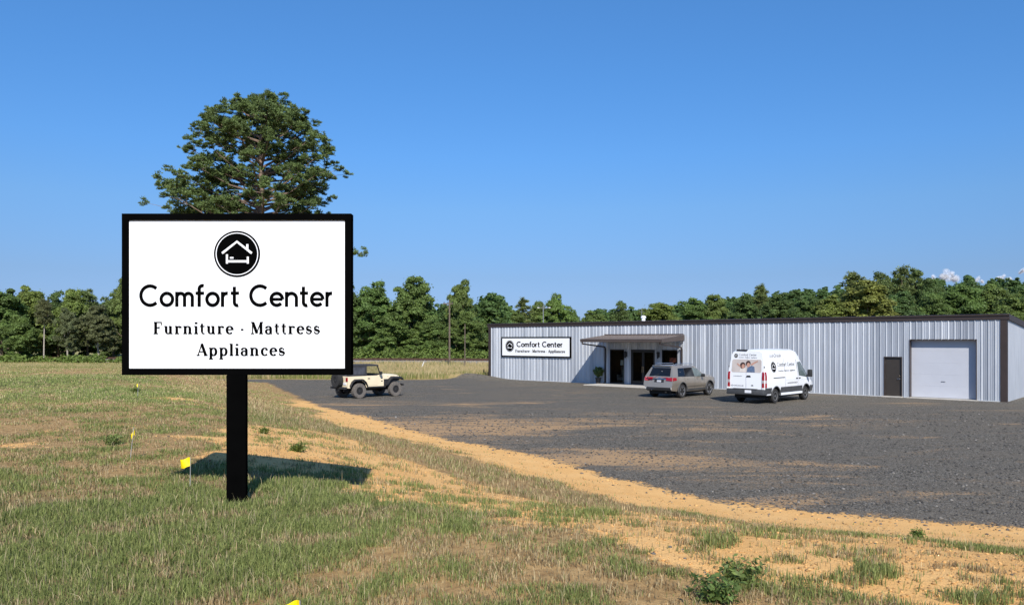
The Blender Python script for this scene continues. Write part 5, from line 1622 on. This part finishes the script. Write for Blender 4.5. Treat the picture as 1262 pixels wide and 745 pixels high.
        q.prism([(0.26, 1.185), (0.265, 1.26), (1.19, 1.26), (1.19, 1.185)], s * 0.72, s * 0.734, 'xz')
        q.prism([(0.29, 1.66), (0.295, 1.74), (1.19, 1.74), (1.19, 1.66)], s * 0.72, s * 0.734, 'xz')
        q.prism([(1.32, 1.185), (1.32, 1.225), (2.18, 1.225), (2.20, 1.185)], s * 0.72, s * 0.734, 'xz')
        q.prism([(1.33, 1.70), (1.33, 1.74), (2.02, 1.74), (2.03, 1.70)], s * 0.72, s * 0.734, 'xz')
        q.build('soft_top_side', TOP, t)
        MB().prism([(0.26, 1.25), (0.295, 1.67), (1.20, 1.67), (1.20, 1.25)], s * 0.722, s * 0.728, 'xz').build('side_window', VIN, t)
        MB().tube([(1.25, s * 0.55, 0.7), (1.25, s * 0.55, 1.66)], 0.03, 8).build('roll_bar', M_BLACKPL, t)
        st = MB().rbox(1.15, 1.30, s * 0.36 - 0.22, s * 0.36 + 0.22, 0.95, 1.5, 0.05).rbox(1.2, 1.65, s * 0.36 - 0.23, s * 0.36 + 0.23, 0.78, 0.95, 0.05)
        st.build('seat', pmat('seat_vinyl', (0.03, 0.028, 0.028), 0.7, noise=0.2), t)
        # windscreen frame uprights
        MB().tube([(2.24, s * 0.68, 1.22), (2.05, s * 0.66, 1.72)], 0.035, 6).build('windscreen_frame', M_BLACKPL, t)
    MB().tube([(2.05, -0.68, 1.72), (2.05, 0.68, 1.72)], 0.032, 6).tube([(2.24, -0.68, 1.25), (2.24, 0.68, 1.25)], 0.03, 6).build('windscreen_frame', M_BLACKPL, t)
    G = glass_mat('car_glass', (0.75, 0.80, 0.78), 0.06)
    MB().add([(2.232, -0.66, 1.27), (2.232, 0.66, 1.27), (2.062, 0.65, 1.70), (2.062, -0.65, 1.70)], [(0, 1, 2, 3)]).build('windscreen', G, t)
    MB().lathe([(0.17, -0.012), (0.19, 0.0), (0.17, 0.012)], 'x', 18, (1.92, 0.36, 1.2), closed=True).build('steering_wheel', M_BLACKPL, t)
    MB().box(2.12, 2.2, -0.67, 0.67, 1.05, 1.24).build('dashboard', M_BLACKPL, t)
    rf = []
    for x, w, z in ((0.17, 0.70, 1.735), (0.24, 0.735, 1.765), (0.8, 0.74, 1.785), (1.3, 0.74, 1.78), (2.0, 0.735, 1.765), (2.10, 0.72, 1.74)):
        rf.append([(x, w, z - 0.045), (x, w, z - 0.012), (x, w - 0.06, z + 0.015), (x, 0, z + 0.035)])
    loft_body(rf, 'soft_top', TOP, t, smooth=50)
    MB().prism([(-0.62, 1.19), (0.62, 1.19), (0.6, 1.72), (-0.6, 1.72)], 0.165, 0.175, 'yz').build('rear_window', VIN, t)
    # bumpers, spare, plate
    MB().rbox(-0.06, 0.10, -0.70, 0.70, 0.50, 0.62, 0.015).box(-0.02, 0.12, -0.12, 0.12, 0.40, 0.50).build('rear_bumper', M_BLACKPL, t)
    MB().rbox(3.72, 3.80, -0.74, 0.74, 0.56, 0.68, 0.015).box(3.5, 3.74, -0.42, -0.34, 0.56, 0.66).box(3.5, 3.74, 0.34, 0.42, 0.56, 0.66).build('front_bumper', M_BLACKPL, t)
    MB().box(0.1, 3.6, -0.42, -0.34, 0.42, 0.56).box(0.1, 3.6, 0.34, 0.42, 0.42, 0.56).tube([(AX[0], -0.7, 0.40), (AX[0], 0.7, 0.40)], 0.06, 8).tube([(AX[1], -0.7, 0.40), (AX[1], 0.7, 0.40)], 0.06, 8).lathe([(0.15, -0.14), (0.15, 0.14)], 'y', 10, (AX[0], 0, 0.4)).box(1.4, 2.3, -0.3, 0.3, 0.36, 0.5).box(2.6, 3.5, -0.33, 0.33, 0.45, 0.7).tube([(0.3, -0.5, 0.42), (0.0, -0.5, 0.4)], 0.03, 6).build('chassis', M_UNDER, t)
    first = wheel_set(t, AX, 1.50, 0.40, 0.27, 0.20, M_DUSTY, M_DARKRIM, style='steel', lug=True)
    sp = copy_tree(first, t)
    sp.name = 'spare_wheel'
    sp.location = (-0.06, 0.02, 0.98); sp.rotation_euler = (0, 0, -PI / 2)
    for ch in sp.children:
        if ch.name.startswith('tyre'):
            ch.data = ch.data.copy(); ch.data.materials[0] = M_RUBBER
    MB().rbox(0.095, 0.118, 0.40 - 1.0, 0.40 - 0.72, 0.72, 0.85, 0.005).build('number_plate', M_PLATE, t)
    GREY = pmat('decal_grey', (0.25, 0.20, 0.14), 0.5, noise=0.2)
    dm = MB()
    for k in range(6): dm.box(2.72 + k * 0.085, 2.775 + k * 0.085, -0.674 + k * 0.011, -0.655, 1.075, 1.115)
    dm.build('bonnet_decal', GREY, t)
    return t, AX
tj, ax = jeep()
place_by_wheel(tj, ax[0], 0.87, 443.4, 490.6)

# ------------------------------------------------------------------ small things
def marker_flag(px_base, py_base, top_px, top_py, label, tilt=0.0, turn=0.0, crumple=0):
    p = on_ground(px_base, py_base)
    d = p.y
    H = (py_base - top_py) * d / F_PX
    dx = (top_px - px_base) * d / F_PX
    t = thing('marker_flag', label, 'marker flag', p, 0, 'yellow utility marker flags in the grass')
    MB().tube([(0, 0, -0.05), (dx * 0.5, 0.004, H * 0.5), (dx, 0, H)], 0.0028 + 0.0002 * d, 5).build('wire', pmat('flag_wire', (0.42, 0.41, 0.38), 0.5, metal=0.4, noise=0.2), t)
    fw, fh = 0.125, 0.10
    n, m = 6, 4
    mb = MB()
    for side in (0, 1):
        for i in range(n + 1):
            for j in range(m + 1):
                u, v = i / n, j / m
                x = -fw * u * math.cos(turn); y = fw * u * math.sin(turn) + 0.012 * math.sin(u * 5 + v * 2) * (1 + crumple)
                z = H - fh * v - u * tilt * fw + 0.006 * math.sin(u * 7)
                mb.v.append((dx + x, y + side * 0.0016, z))
        b = side * (n + 1) * (m + 1)
        for i in range(n):
            for j in range(m):
                a = b + i * (m + 1) + j
                mb.f.append((a, a + 1, a + m + 2, a + m + 1))
    mb.build('flag', pmat('flag_yellow', (0.88, 0.66, 0.0), 0.5, noise=0.04), t, normals=False)
marker_flag(234, 603, 234.8, 563, 'yellow marker flag on a wire nearest the sign post', 0.25, 0.25)
marker_flag(160, 566, 165, 526.5, 'yellow marker flag bent into a diamond, farther left in the grass', 0.9, 0.9, 1)
marker_flag(169.5, 489, 170.5, 472, 'farthest yellow marker flag, half lost in the grass under the sign', 0.3, 0.8, 1)
marker_flag(369, 779, 369.5, 739.5, 'yellow marker flag cut off by the bottom border', 0.3, 0.3)

def utility_pole(px, base, top, r, label, arm=True):
    p = on_ground(px, base) if base > 470 else px2w(px, base)
    p.z = h1(p.x, p.y)
    H = z_at(top, p.y) - p.z
    t = thing('utility_pole', label, 'pole', p)
    W = pmat('pole_wood', (0.12, 0.092, 0.07), 0.9, noise=0.3, nscale=4)
    MB().tube([(0, 0, -0.3), (0, 0, H)], [r * 1.15, r * 0.8], 8).build('post', W, t)
    if arm:
        MB().box(-0.75, 0.4, -0.06, 0.06, H - 0.45, H - 0.33).tube([(-0.45, 0.07, H - 0.4), (0, 0.07, H - 0.95)], 0.025, 5).build('cross_arm', W, t)
        for x in (-0.65, -0.2, 0.32):
            MB().lathe([(0.03, 0), (0.06, 0.04), (0.035, 0.09), (0.055, 0.13), (0.02, 0.17)], 'z', 8, (x, 0, H - 0.33)).build('insulator', M_GREYPL, t)
    return t
utility_pole(554, 451, 370, 0.11, 'brown wooden utility pole with a cross-arm in front of the woods')
utility_pole(573, 453, 399, 0.06, 'short thin wooden post right of the utility pole, no cross-arm', False)

def field_bits():
    p = px2w(518.5, 454)
    t = thing('leaning_post', 'white post leaning right in the dry field behind the cream off-roader', 'post', p)
    MB().tube([(0, 0, -0.1), (0.42, 0, 0.88)], 0.055, 6).build('shaft', pmat('white_post', (0.66, 0.64, 0.6), 0.6, noise=0.15), t)
    MB().tube([(0.37, 0, 0.77), (0.41, 0, 0.86)], 0.062, 6).build('reflective_band', pmat('grey_band', (0.25, 0.25, 0.25), 0.5, noise=0.1), t)
    p = px2w(596, 463); p.z = h1(p.x, p.y)
    t = thing('stake', 'short dark stake in the grass by the left building corner', 'stake', p)
    MB().tube([(0, 0, -0.1), (0.02, 0, 0.55)], [0.05, 0.04], 6).build('shaft', M_BARK, t)
    MB().tube([(0.02, 0, 0.55), (0.02, 0, 0.60)], [0.045, 0.01], 6).build('tip', M_BARK, t)
    # light pole behind the building
    d = 120.0
    x = px_at(669.5, d)
    t = thing('light_pole', 'thin grey light pole with two lamp heads showing over the white wall sign', 'light pole', (x, d, h1(x, d)))
    H = z_at(376, d)
    MB().tube([(0, 0, -0.2), (0, 0, H)], [0.10, 0.06], 8).build('mast', M_STEELRIM, t)
    MB().tube([(-0.7, 0, H - 0.45), (0.9, 0, H - 0.45)], 0.035, 6).build('arm', M_STEELRIM, t)
    for q in (-0.75, 0.95):
        MB().rbox(q - 0.17, q + 0.17, -0.12, 0.12, H - 0.5, H - 0.40, 0.03).build('lamp_head', M_PLATE, t)
    # pale concrete culvert end beyond the driveway
    p = px2w(331, 464.5)
    t = thing('culvert_headwall', 'pale concrete culvert end in the grass under the sign board', 'culvert')
    t.location = p
    MB().rbox(-0.75, 0.75, -0.15, 0.15, -0.15, 0.55, 0.03).build('wall', M_CONC, t)
    MB().lathe([(0.22, 0), (0.22, -0.06), (0.17, -0.06), (0.17, 0)], 'y', 16, (0.1, -0.15, 0.15), closed=True).build('pipe', M_GREYPL, t)
    # railway
    t = thing('railway_track', 'rusty railway track on grey ballast crossing in front of the woods', 'railway')
    A, Bp = Vector((46, 93.5, 0)), Vector((-70, 114.0, 0))
    u = (Bp - A).normalized(); n = Vector((-u.y, u.x, 0)); Ln = (Bp - A).length
    t.location = A; t.rotation_euler = (0, 0, math.atan2(u.y, u.x))
    BAL = pmat('ballast', (0.20, 0.18, 0.165), 0.95, noise=0.45, nscale=9, bump=0.6)
    MB().prism([(-2.6, -0.3), (-1.5, 0.42), (1.5, 0.42), (2.6, -0.3)], 0, Ln, 'yz').build('ballast', BAL, t)
    RU = pmat('rail_rust', (0.085, 0.042, 0.028), 0.7, metal=0.3, noise=0.3)
    for y in (-0.72, 0.72):
        MB().box(0, Ln, y - 0.07, y + 0.07, 0.5, 0.53).box(0, Ln, y - 0.012, y + 0.012, 0.53, 0.64).box(0, Ln, y - 0.037, y + 0.037, 0.64, 0.69).build('rail', RU, t)
    sl = MB()
    k = 0.3
    while k < Ln: sl.box(k, k + 0.24, -1.25, 1.25, 0.40, 0.50); k += 0.62
    so = sl.build('sleepers', pmat('sleeper', (0.07, 0.05, 0.04), 0.9, noise=0.3), t)
    so['kind'] = 'stuff'
    # dirt track on the left field
    m = MB()
    pts = [px2w(-60, 457), px2w(10, 457.3), px2w(60, 457.8), px2w(95, 458.6)]
field_bits()

def potted_plant():
    p = b_world(s_px(741.5), -0.42, 0)
    t = thing('potted_shrub', 'round green shrub in a dark pot left of the shop entrance', 'plant', p)
    MB().lathe([(0.14, 0.0), (0.20, 0.38), (0.23, 0.40), (0.23, 0.45), (0.19, 0.45), (0.18, 0.40), (0.02, 0.40)], 'z', 18).build('pot', pmat('dark_pot', (0.035, 0.032, 0.03), 0.6, noise=0.2), t, smooth=40)
    rg = np.random.default_rng(9)
    n = 1500
    d = dirs(n, rg)
    pos = np.array([0, 0, 0.85]) + d * (0.36 * rg.uniform(0.3, 1, n) ** 0.4 * (1 + 0.15 * np.sin(d[:, 0] * 7 + d[:, 2] * 5)))[:, None]
    v, f, tt = leaf_quads(pos, d + rg.normal(size=(n, 3)) * 0.5, 0.06 * rg.uniform(0.6, 1.2, n), rg.uniform(0, 1, n), 0.6, rg)
    link_mesh('foliage', np_mesh('foliage', v, f, 4, M_LEAF['dark'], False, {'tone': tt}), t)
    MB().tube([(0, 0, 0.38), (0.02, 0, 0.95)], 0.02, 6).build('stem', M_BARK, t)
    # floor lamp and a chair seen through the left shop window
    w1 = B['w1']
    p = b_world(w1[0] + 0.72 * (w1[1] - w1[0]), 0.34, 0.05)
    t = thing('floor_lamp', 'pale floor lamp with drum shade standing behind the left shop window', 'lamp', p)
    PL = pmat('lamp_linen', (0.62, 0.58, 0.50), 0.8, noise=0.08)
    MB().lathe([(0.17, 0), (0.16, 0.03), (0.03, 0.06), (0.035, 0.25), (0.06, 0.34), (0.03, 0.44), (0.025, 0.8), (0.05, 0.9), (0.022, 1.0), (0.018, 1.42)], 'z', 14).build('stand', PL, t, smooth=40)
    MB().lathe([(0.22, 1.30), (0.19, 1.66), (0.18, 1.66), (0.21, 1.30)], 'z', 20, closed=True).build('lamp_shade', PL, t, smooth=40)
    p = b_world(w1[0] + 0.34 * (w1[1] - w1[0]), 0.95, 0.05)
    t = thing('armchair', 'grey high-back armchair dimly seen behind the left shop window', 'chair', p, BROT)
    CH = pmat('chair_cloth', (0.20, 0.18, 0.17), 0.9, noise=0.2)
    MB().rbox(-0.32, 0.32, -0.3, 0.3, 0.18, 0.45, 0.06).build('seat', CH, t)
    MB().rbox(-0.32, 0.32, 0.2, 0.36, 0.40, 1.15, 0.06).build('backrest', CH, t)
    for x in (-0.27, 0.27):
        MB().rbox(x - 0.07, x + 0.07, -0.28, 0.28, 0.40, 0.62, 0.04).build('armrest', CH, t)
        for y in (-0.24, 0.24): MB().tube([(x, y, 0), (x, y, 0.2)], 0.022, 6).build('leg', M_BARK, t)
    # dull red notice in the right shop window
    w2 = B['w2']
    p = b_world(w2[0] + 0.66 * (w2[1] - w2[0]), 0.12, 1.78)
    t = thing('window_notice', 'dull red panel hanging inside the right shop window', 'notice', p, BROT)
    MB().rbox(-0.3, 0.3, 0, 0.02, -0.16, 0.16, 0.006).build('panel', pmat('notice_red', (0.20, 0.05, 0.035), 0.6, noise=0.15), t)
    MB().tube([(-0.25, 0.01, 0.16), (-0.2, 0.01, 0.6)], 0.004, 4).tube([(0.25, 0.01, 0.16), (0.2, 0.01, 0.6)], 0.004, 4).build('hanger', M_BLACKPL, t)
potted_plant()

def weeds():
    """broad-leaved weeds that stand out of the grass"""
    rg = np.random.default_rng(23)
    spots = [(912, 720, 0.26, 'large dark green leafy weed on the sand at the lower right', 1), (885, 742, 0.28, 'dark leafy weed cut by the bottom border below the large one', 1), (366, 556, 0.24, 'leafy green weed alone on the sand right of the sign post', 0), (325, 534, 0.2, 'small weed at the sand edge just right of the sign post', 0), (1130, 662, 0.17, 'weed on the sand strip below the garage door', 0), (168, 484, 0.4, 'leafy weed beside the farthest marker flag', 0), (137, 548, 0.28, 'dark weed left of the diamond-shaped marker flag', 1)]
    for px, py, sz, lab, dk in spots:
        p = on_ground(px, py)
        t = thing('weed_plant', lab, 'weed', p, rg.uniform(0, 6), 'leafy weeds in the grass and sand')
        ns = 26
        cs, nr = [], []
        mb = MB()
        for k in range(ns):
            a = rg.uniform(0, 6.28); ln = sz * rg.uniform(0.35, 0.75)
            e = rg.uniform(0.35, 1.2)
            tip = np.array([math.cos(a) * ln * math.cos(e), math.sin(a) * ln * math.cos(e), ln * math.sin(e) * 0.75 + 0.03])
            mb.tube([(0, 0, -0.02), tuple(tip * 0.5 + np.array([0, 0, 0.03])), tuple(tip)], [0.005, 0.004, 0.002], 4)
            for g in np.linspace(0.2, 1, 16):
                cs.append(tip * g + rg.normal(size=3) * 0.028 * (1 + sz)); nr.append(np.array([0, 0, 0.8]) + rg.normal(size=3) * 0.7)
        v, f, tt = leaf_quads(np.array(cs), np.array(nr), 0.024 * (0.6 + sz) * rg.uniform(0.7, 1.4, len(cs)), rg.uniform(0, 1, len(cs)), 0.5, rg)
        link_mesh('leaves', np_mesh('leaves', v, f, 4, M_LEAF['mid' if dk else 'weed'], False, {'tone': tt}), t)
        mb.build('stems', M_LEAF['weed'], t)
weeds()

# ------------------------------------------------------------------ grass, stones
def blades(N, dmin, dmax, spread, rg):
    d = np.exp(rg.uniform(math.log(dmin), math.log(dmax), N))
    x = (d * spread + 1.8) * rg.uniform(-1, 1, N)
    return x, d

def build_blades(name, x, y, z, hgt, wid, tint, rg, label, cat, lean=0.35):
    n = len(x)
    a = rg.uniform(0, 2 * PI, n)
    sx, sy = np.cos(a), np.sin(a)
    la = rg.uniform(0, 2 * PI, n); lm = np.abs(rg.normal(0, lean, n)) * hgt
    lx, ly = np.cos(la) * lm, np.sin(la) * lm
    b = np.stack([x, y, z], 1)
    side = np.stack([sx, sy, 0 * sx], 1) * (wid / 2)[:, None]
    mid = b + np.stack([lx * 0.3, ly * 0.3, hgt * 0.6], 1)
    tip = b + np.stack([lx, ly, hgt * np.sqrt(np.clip(1 - (lm / hgt) ** 2 * 0.4, 0.2, 1))], 1)
    b = b - np.array([0, 0, 0.015])
    v = np.stack([b - side, b + side, mid + side * 0.8, mid - side * 0.8, tip], 1).reshape(-1, 3)
    k = np.arange(n)[:, None] * 5
    tri = np.concatenate([k + np.array([[0, 1, 2]]), k + np.array([[0, 2, 3]]), k + np.array([[3, 2, 4]])], 1).ravel()
    me = np_mesh(name, v, tri, 3, M_GRASS, False, {'tint': np.repeat(tint, 5, 0)})
    return setp(link_mesh(name, me), label, cat, kind='stuff')
M_GRASS = grass_mat()

def near_grass():
    rg = np.random.default_rng(99)
    x, y = blades(1850000, 2.8, 62, 0.86, rg)
    d, gravel, sand, green = masks(x, y)
    n2 = fbm(x * 9, y * 9, 61, 3); clump = fbm(x * 2.2, y * 2.2, 71, 3)
    fine = fbm(x * 6.0, y * 6.0, 97, 3)
    cover = np.clip(0.22 + 0.75 * green + 1.9 * (clump - 0.47) + 2.0 * (fine - 0.5), 0.04, 1)
    tuft = sstep(0.47, 0.60, fbm(x * 3.4, y * 3.4, 83, 4)) * (0.25 * sstep(0.6, 1.8, d) + 0.75 * sstep(2.2, 3.6, d))
    prob = cover * (1 - (0.985 - 0.62 * tuft) * sstep(0.30, 0.62, sand + (n2 - 0.5) * 0.7)) * sstep(0.1, 0.5, d - 0.35 + (clump - .5) * 1.5)
    prob = prob * sstep(0.10, 0.34, np.hypot(x - SIGN_XY[0], y - SIGN_XY[1]))       # trimmed round the post
    keep = (rg.uniform(size=len(x)) < prob) & (d > 0.15)
    # a few tufts in the gravel edge
    x, y, d, sand, green, clump, n2 = (q[keep] for q in (x, y, d, sand, green, clump, n2))
    z = height(x, y)
    n = len(x)
    gtest = np.clip(green * 0.85 + 1.9 * (clump - 0.5) + 1.3 * (fbm(x * 5.0, y * 5.0, 131, 2) - 0.5) + rg.normal(0, 0.30, n), 0, 1)
    isg = rg.uniform(size=n) < sstep(0.10, 0.62, gtest)
    hgt = (0.022 + 0.045 * rg.uniform(0, 1, n) ** 1.5 + 0.07 * np.clip(clump - 0.42, 0, 1) * isg) * (0.70 + 0.5 * green)
    slope = sstep(1.8, 2.8, d) * (1 - sstep(5.0, 6.8, d)) * (1 - sstep(1.0, 4.0, x))     # tall dry grass on the bank
    hgt = hgt * (1 + 1.1 * slope)
    isg &= rg.uniform(size=n) > 0.55 * slope
    fresh = 1 + 0.30 * sstep(14, 24, y) * sstep(-5, -12, x)
    stalk = rg.uniform(size=n) > 0.984
    hgt = np.where(stalk, hgt * 1.8 + 0.03, hgt)
    wid = (0.0032 + 0.00043 * y) * rg.uniform(0.7, 1.4, n) * np.where(stalk, 0.6, 1)
    gcol = np.array([0.140, 0.182, 0.048]); g2 = np.array([0.285, 0.300, 0.105]); dry = np.array([0.52, 0.41, 0.225]); dry2 = np.array([0.30, 0.22, 0.115]); brown = np.array([0.20, 0.125, 0.06])
    u = rg.uniform(size=(n, 1)); r2 = rg.uniform(size=(n, 1))
    tint = np.where(isg[:, None], gcol * (1 - u) + g2 * u, np.where(r2 > 0.25, dry * (1 - u) + dry2 * u, brown * (1 - u) + dry2 * u))
    tint = np.where(stalk[:, None], np.array([0.46, 0.38, 0.22]) * (0.8 + 0.4 * u), tint) * rg.uniform(0.55, 1.40, (n, 1)) * fresh[:, None]
    build_blades('grass', x, y, z, hgt, wid, tint, rg, 'rough grass, half green half dry, covering the bank', 'grass', 0.5)
    print('near grass blades', n)

def field_grass():
    rg = np.random.default_rng(123)
    # dry tall grass beyond the gravel and along the woods, greener on the left
    N = 150000
    y = np.exp(rg.uniform(math.log(58), math.log(108), N)); x = y * rg.uniform(-0.95, 0.0, N)
    fe = far_edge(x) - y
    d = edge_dist(x, y)
    ok = ((fe < -0.6) | (d > 0.6)) & (y < 107 + 4 * vnoise(x * 0.1, x * 0, 4))
    # the railway keeps clear
    A, Bp = Vector((46, 93.5)), Vector((-70, 114.0)); u = (Bp - A).normalized()
    rail = np.abs((x - A.x) * -u.y + (y - A.y) * u.x)
    ok &= rail > 2.4
    x, y = x[ok], y[ok]
    n = len(x)
    z = height(x, y)
    cl = fbm(x * 0.25, y * 0.25, 17, 4)
    left = sstep(-28, -42, x)
    tall = (0.22 + 0.45 * cl) * (1 - 0.72 * left)
    hgt = tall * rg.uniform(0.6, 1.2, n)
    edge = np.exp(-np.clip(-(far_edge(x) - y), 0, 99) / 3.0)      # greener rim next to the gravel
    g = rg.uniform(size=n) < np.clip(0.12 + 0.7 * edge + 0.42 * left + 1.1 * (cl - 0.55), 0, 0.9)
    u = rg.uniform(size=(n, 1))
    tint = np.where(g[:, None], np.array([0.14, 0.175, 0.045]) * (1 - u) + np.array([0.26, 0.27, 0.085]) * u, np.array([0.42, 0.32, 0.15]) * (1 - u) + np.array([0.56, 0.45, 0.25]) * u)
    build_blades('dry_grass', x, y, z, hgt, 0.03 * rg.uniform(0.7, 1.5, n), tint, rg, 'tall dry grass in the field before the woods', 'grass', 0.3)

def stones():
    """loose stones on the near part of the lot and crumbs of soil on the sand"""
    rg = np.random.default_rng(321)
    ico = bmesh.new(); bmesh.ops.create_icosphere(ico, subdivisions=1, radius=1.0)
    ico.verts.ensure_lookup_table()
    base = np.array([v.co[:] for v in ico.verts]); fc = np.array([[v.index for v in f.verts] for f in ico.faces]); ico.free()
    N = 90000
    y = np.exp(rg.uniform(math.log(5), math.log(34), N)); x = y * rg.uniform(-0.85, 0.9, N)
    d, gravel, sand, green = masks(x, y)
    n2 = fbm(x * 2, y * 2, 91, 3)
    p = np.where(d < 0, 0.6, np.where(d < 1.2, 0.18 * (n2 > 0.5) + 0.55 * np.exp(-d * 3.5), 0.5 * (sand > 0.35) * (n2 + 0.1)))
    k = rg.uniform(size=N) < p
    x, y, d = x[k], y[k], d[k]
    n = len(x)
    print('stones', n)
    z = height(x, y)
    s = (0.010 + 0.020 * rg.uniform(size=n) ** 2.5) * (0.8 + y * 0.025)
    s = np.where(d > 0.9, s * 0.62, s)
    rs = base[None] * (1 + rg.normal(0, 0.18, (n, len(base), 1)))
    sc = np.stack([s * rg.uniform(0.8, 1.4, n), s * rg.uniform(0.8, 1.3, n), s * rg.uniform(0.45, 0.8, n)], 1)
    v = rs * sc[:, None, :]
    a = rg.uniform(0, 6.28, n); ca, sa = np.cos(a)[:, None], np.sin(a)[:, None]
    v = np.stack([v[:, :, 0] * ca - v[:, :, 1] * sa + x[:, None], v[:, :, 0] * sa + v[:, :, 1] * ca + y[:, None], v[:, :, 2] + (z + s * 0.2)[:, None]], 2).reshape(-1, 3)
    f = (fc[None] + (np.arange(n) * len(base))[:, None, None]).ravel()
    g = rg.uniform(0.035, 0.13, n); lightp = rg.uniform(size=n) > 0.95; g = np.where(lightp, rg.uniform(0.13, 0.25, n), g)
    tint = np.stack([g, g * 0.92, g * 0.81], 1)
    soil = (d > 0.1) & (rg.uniform(size=n) < np.where(d > 1.1, 0.97, 0.5))
    tint = np.where(soil[:, None], np.array([0.64, 0.37, 0.135]) * rg.uniform(0.40, 0.98, (n, 1)), tint)
    m = bpy.data.materials.new('loose_stone'); m.use_nodes = True
    pn = m.node_tree.nodes['Principled BSDF']; pn.inputs['Roughness'].default_value = 0.85
    at = m.node_tree.nodes.new('ShaderNodeAttribute'); at.attribute_name = 'tint'
    m.node_tree.links.new(at.outputs['Color'], pn.inputs['Base Color'])
    me = np_mesh('gravel', v, f, 3, m, False, {'tint': np.repeat(tint, len(base), 0)})
    setp(link_mesh('gravel', me), 'loose dark gravel stones strewn over the lot and its sandy rim', 'gravel', kind='stuff')

near_grass()
field_grass()
stones()

# ------------------------------------------------------------------ clouds low on the right horizon
def clouds():
    rg = random.Random(8)
    D = 4200.0
    k = D / F_PX
    mb = MB()
    groups = [(1170, 341, 17, 11), (1150, 345, 9, 6), (1207, 344, 13, 5), (1238, 341, 18, 5), (1259, 333, 6, 4)]
    for px, py, hw, hh in groups:
        for i in range(26):
            u = rg.uniform(-1, 1)
            x = px_at(px + u * hw, D); z = z_at(py + 3 - abs(rg.gauss(0, 0.6)) * hh * (1 - 0.7 * u * u), D)
            r = k * hh * rg.uniform(0.15, 0.5)
            bm = bmesh.new(); bmesh.ops.create_icosphere(bm, subdivisions=3, radius=r)
            for v in bm.verts:
                v.co *= 1 + 0.22 * (math.sin(v.co.x / r * 5 + i) * math.sin(v.co.y / r * 4 + 2 * i) * math.sin(v.co.z / r * 5))
                v.co += Vector((x, D + rg.uniform(-0.5, 0.5) * r * 0.02 + u * 60, z))
            mb.bm(bm)
    m = bpy.data.materials.new('cloud'); m.use_nodes = True
    t = m.node_tree; p = t.nodes['Principled BSDF']
    p.inputs['Base Color'].default_value = (0.75, 0.77, 0.82, 1); p.inputs['Roughness'].default_value = 1; p.inputs['Specular IOR Level'].default_value = 0
    lw = t.nodes.new('ShaderNodeLayerWeight'); lw.inputs['Blend'].default_value = 0.45
    tr = t.nodes.new('ShaderNodeBsdfTransparent'); mx = t.nodes.new('ShaderNodeMixShader')
    mr = t.nodes.new('ShaderNodeMapRange'); mr.inputs['From Min'].default_value = 0.2; mr.inputs['From Max'].default_value = 0.9; mr.inputs['To Min'].default_value = 0.80; mr.inputs['To Max'].default_value = 1.0
    t.links.new(lw.outputs['Facing'], mr.inputs['Value']); t.links.new(mr.outputs[0], mx.inputs[0])
    t.links.new(p.outputs[0], mx.inputs[1]); t.links.new(tr.outputs[0], mx.inputs[2])
    t.links.new(mx.outputs[0], t.nodes['Material Output'].inputs['Surface'])
    o = mb.build('clouds', m, None, smooth=180)
    setp(o, 'small white cumulus clouds low over the wooded slope', 'clouds', kind='stuff')
clouds()
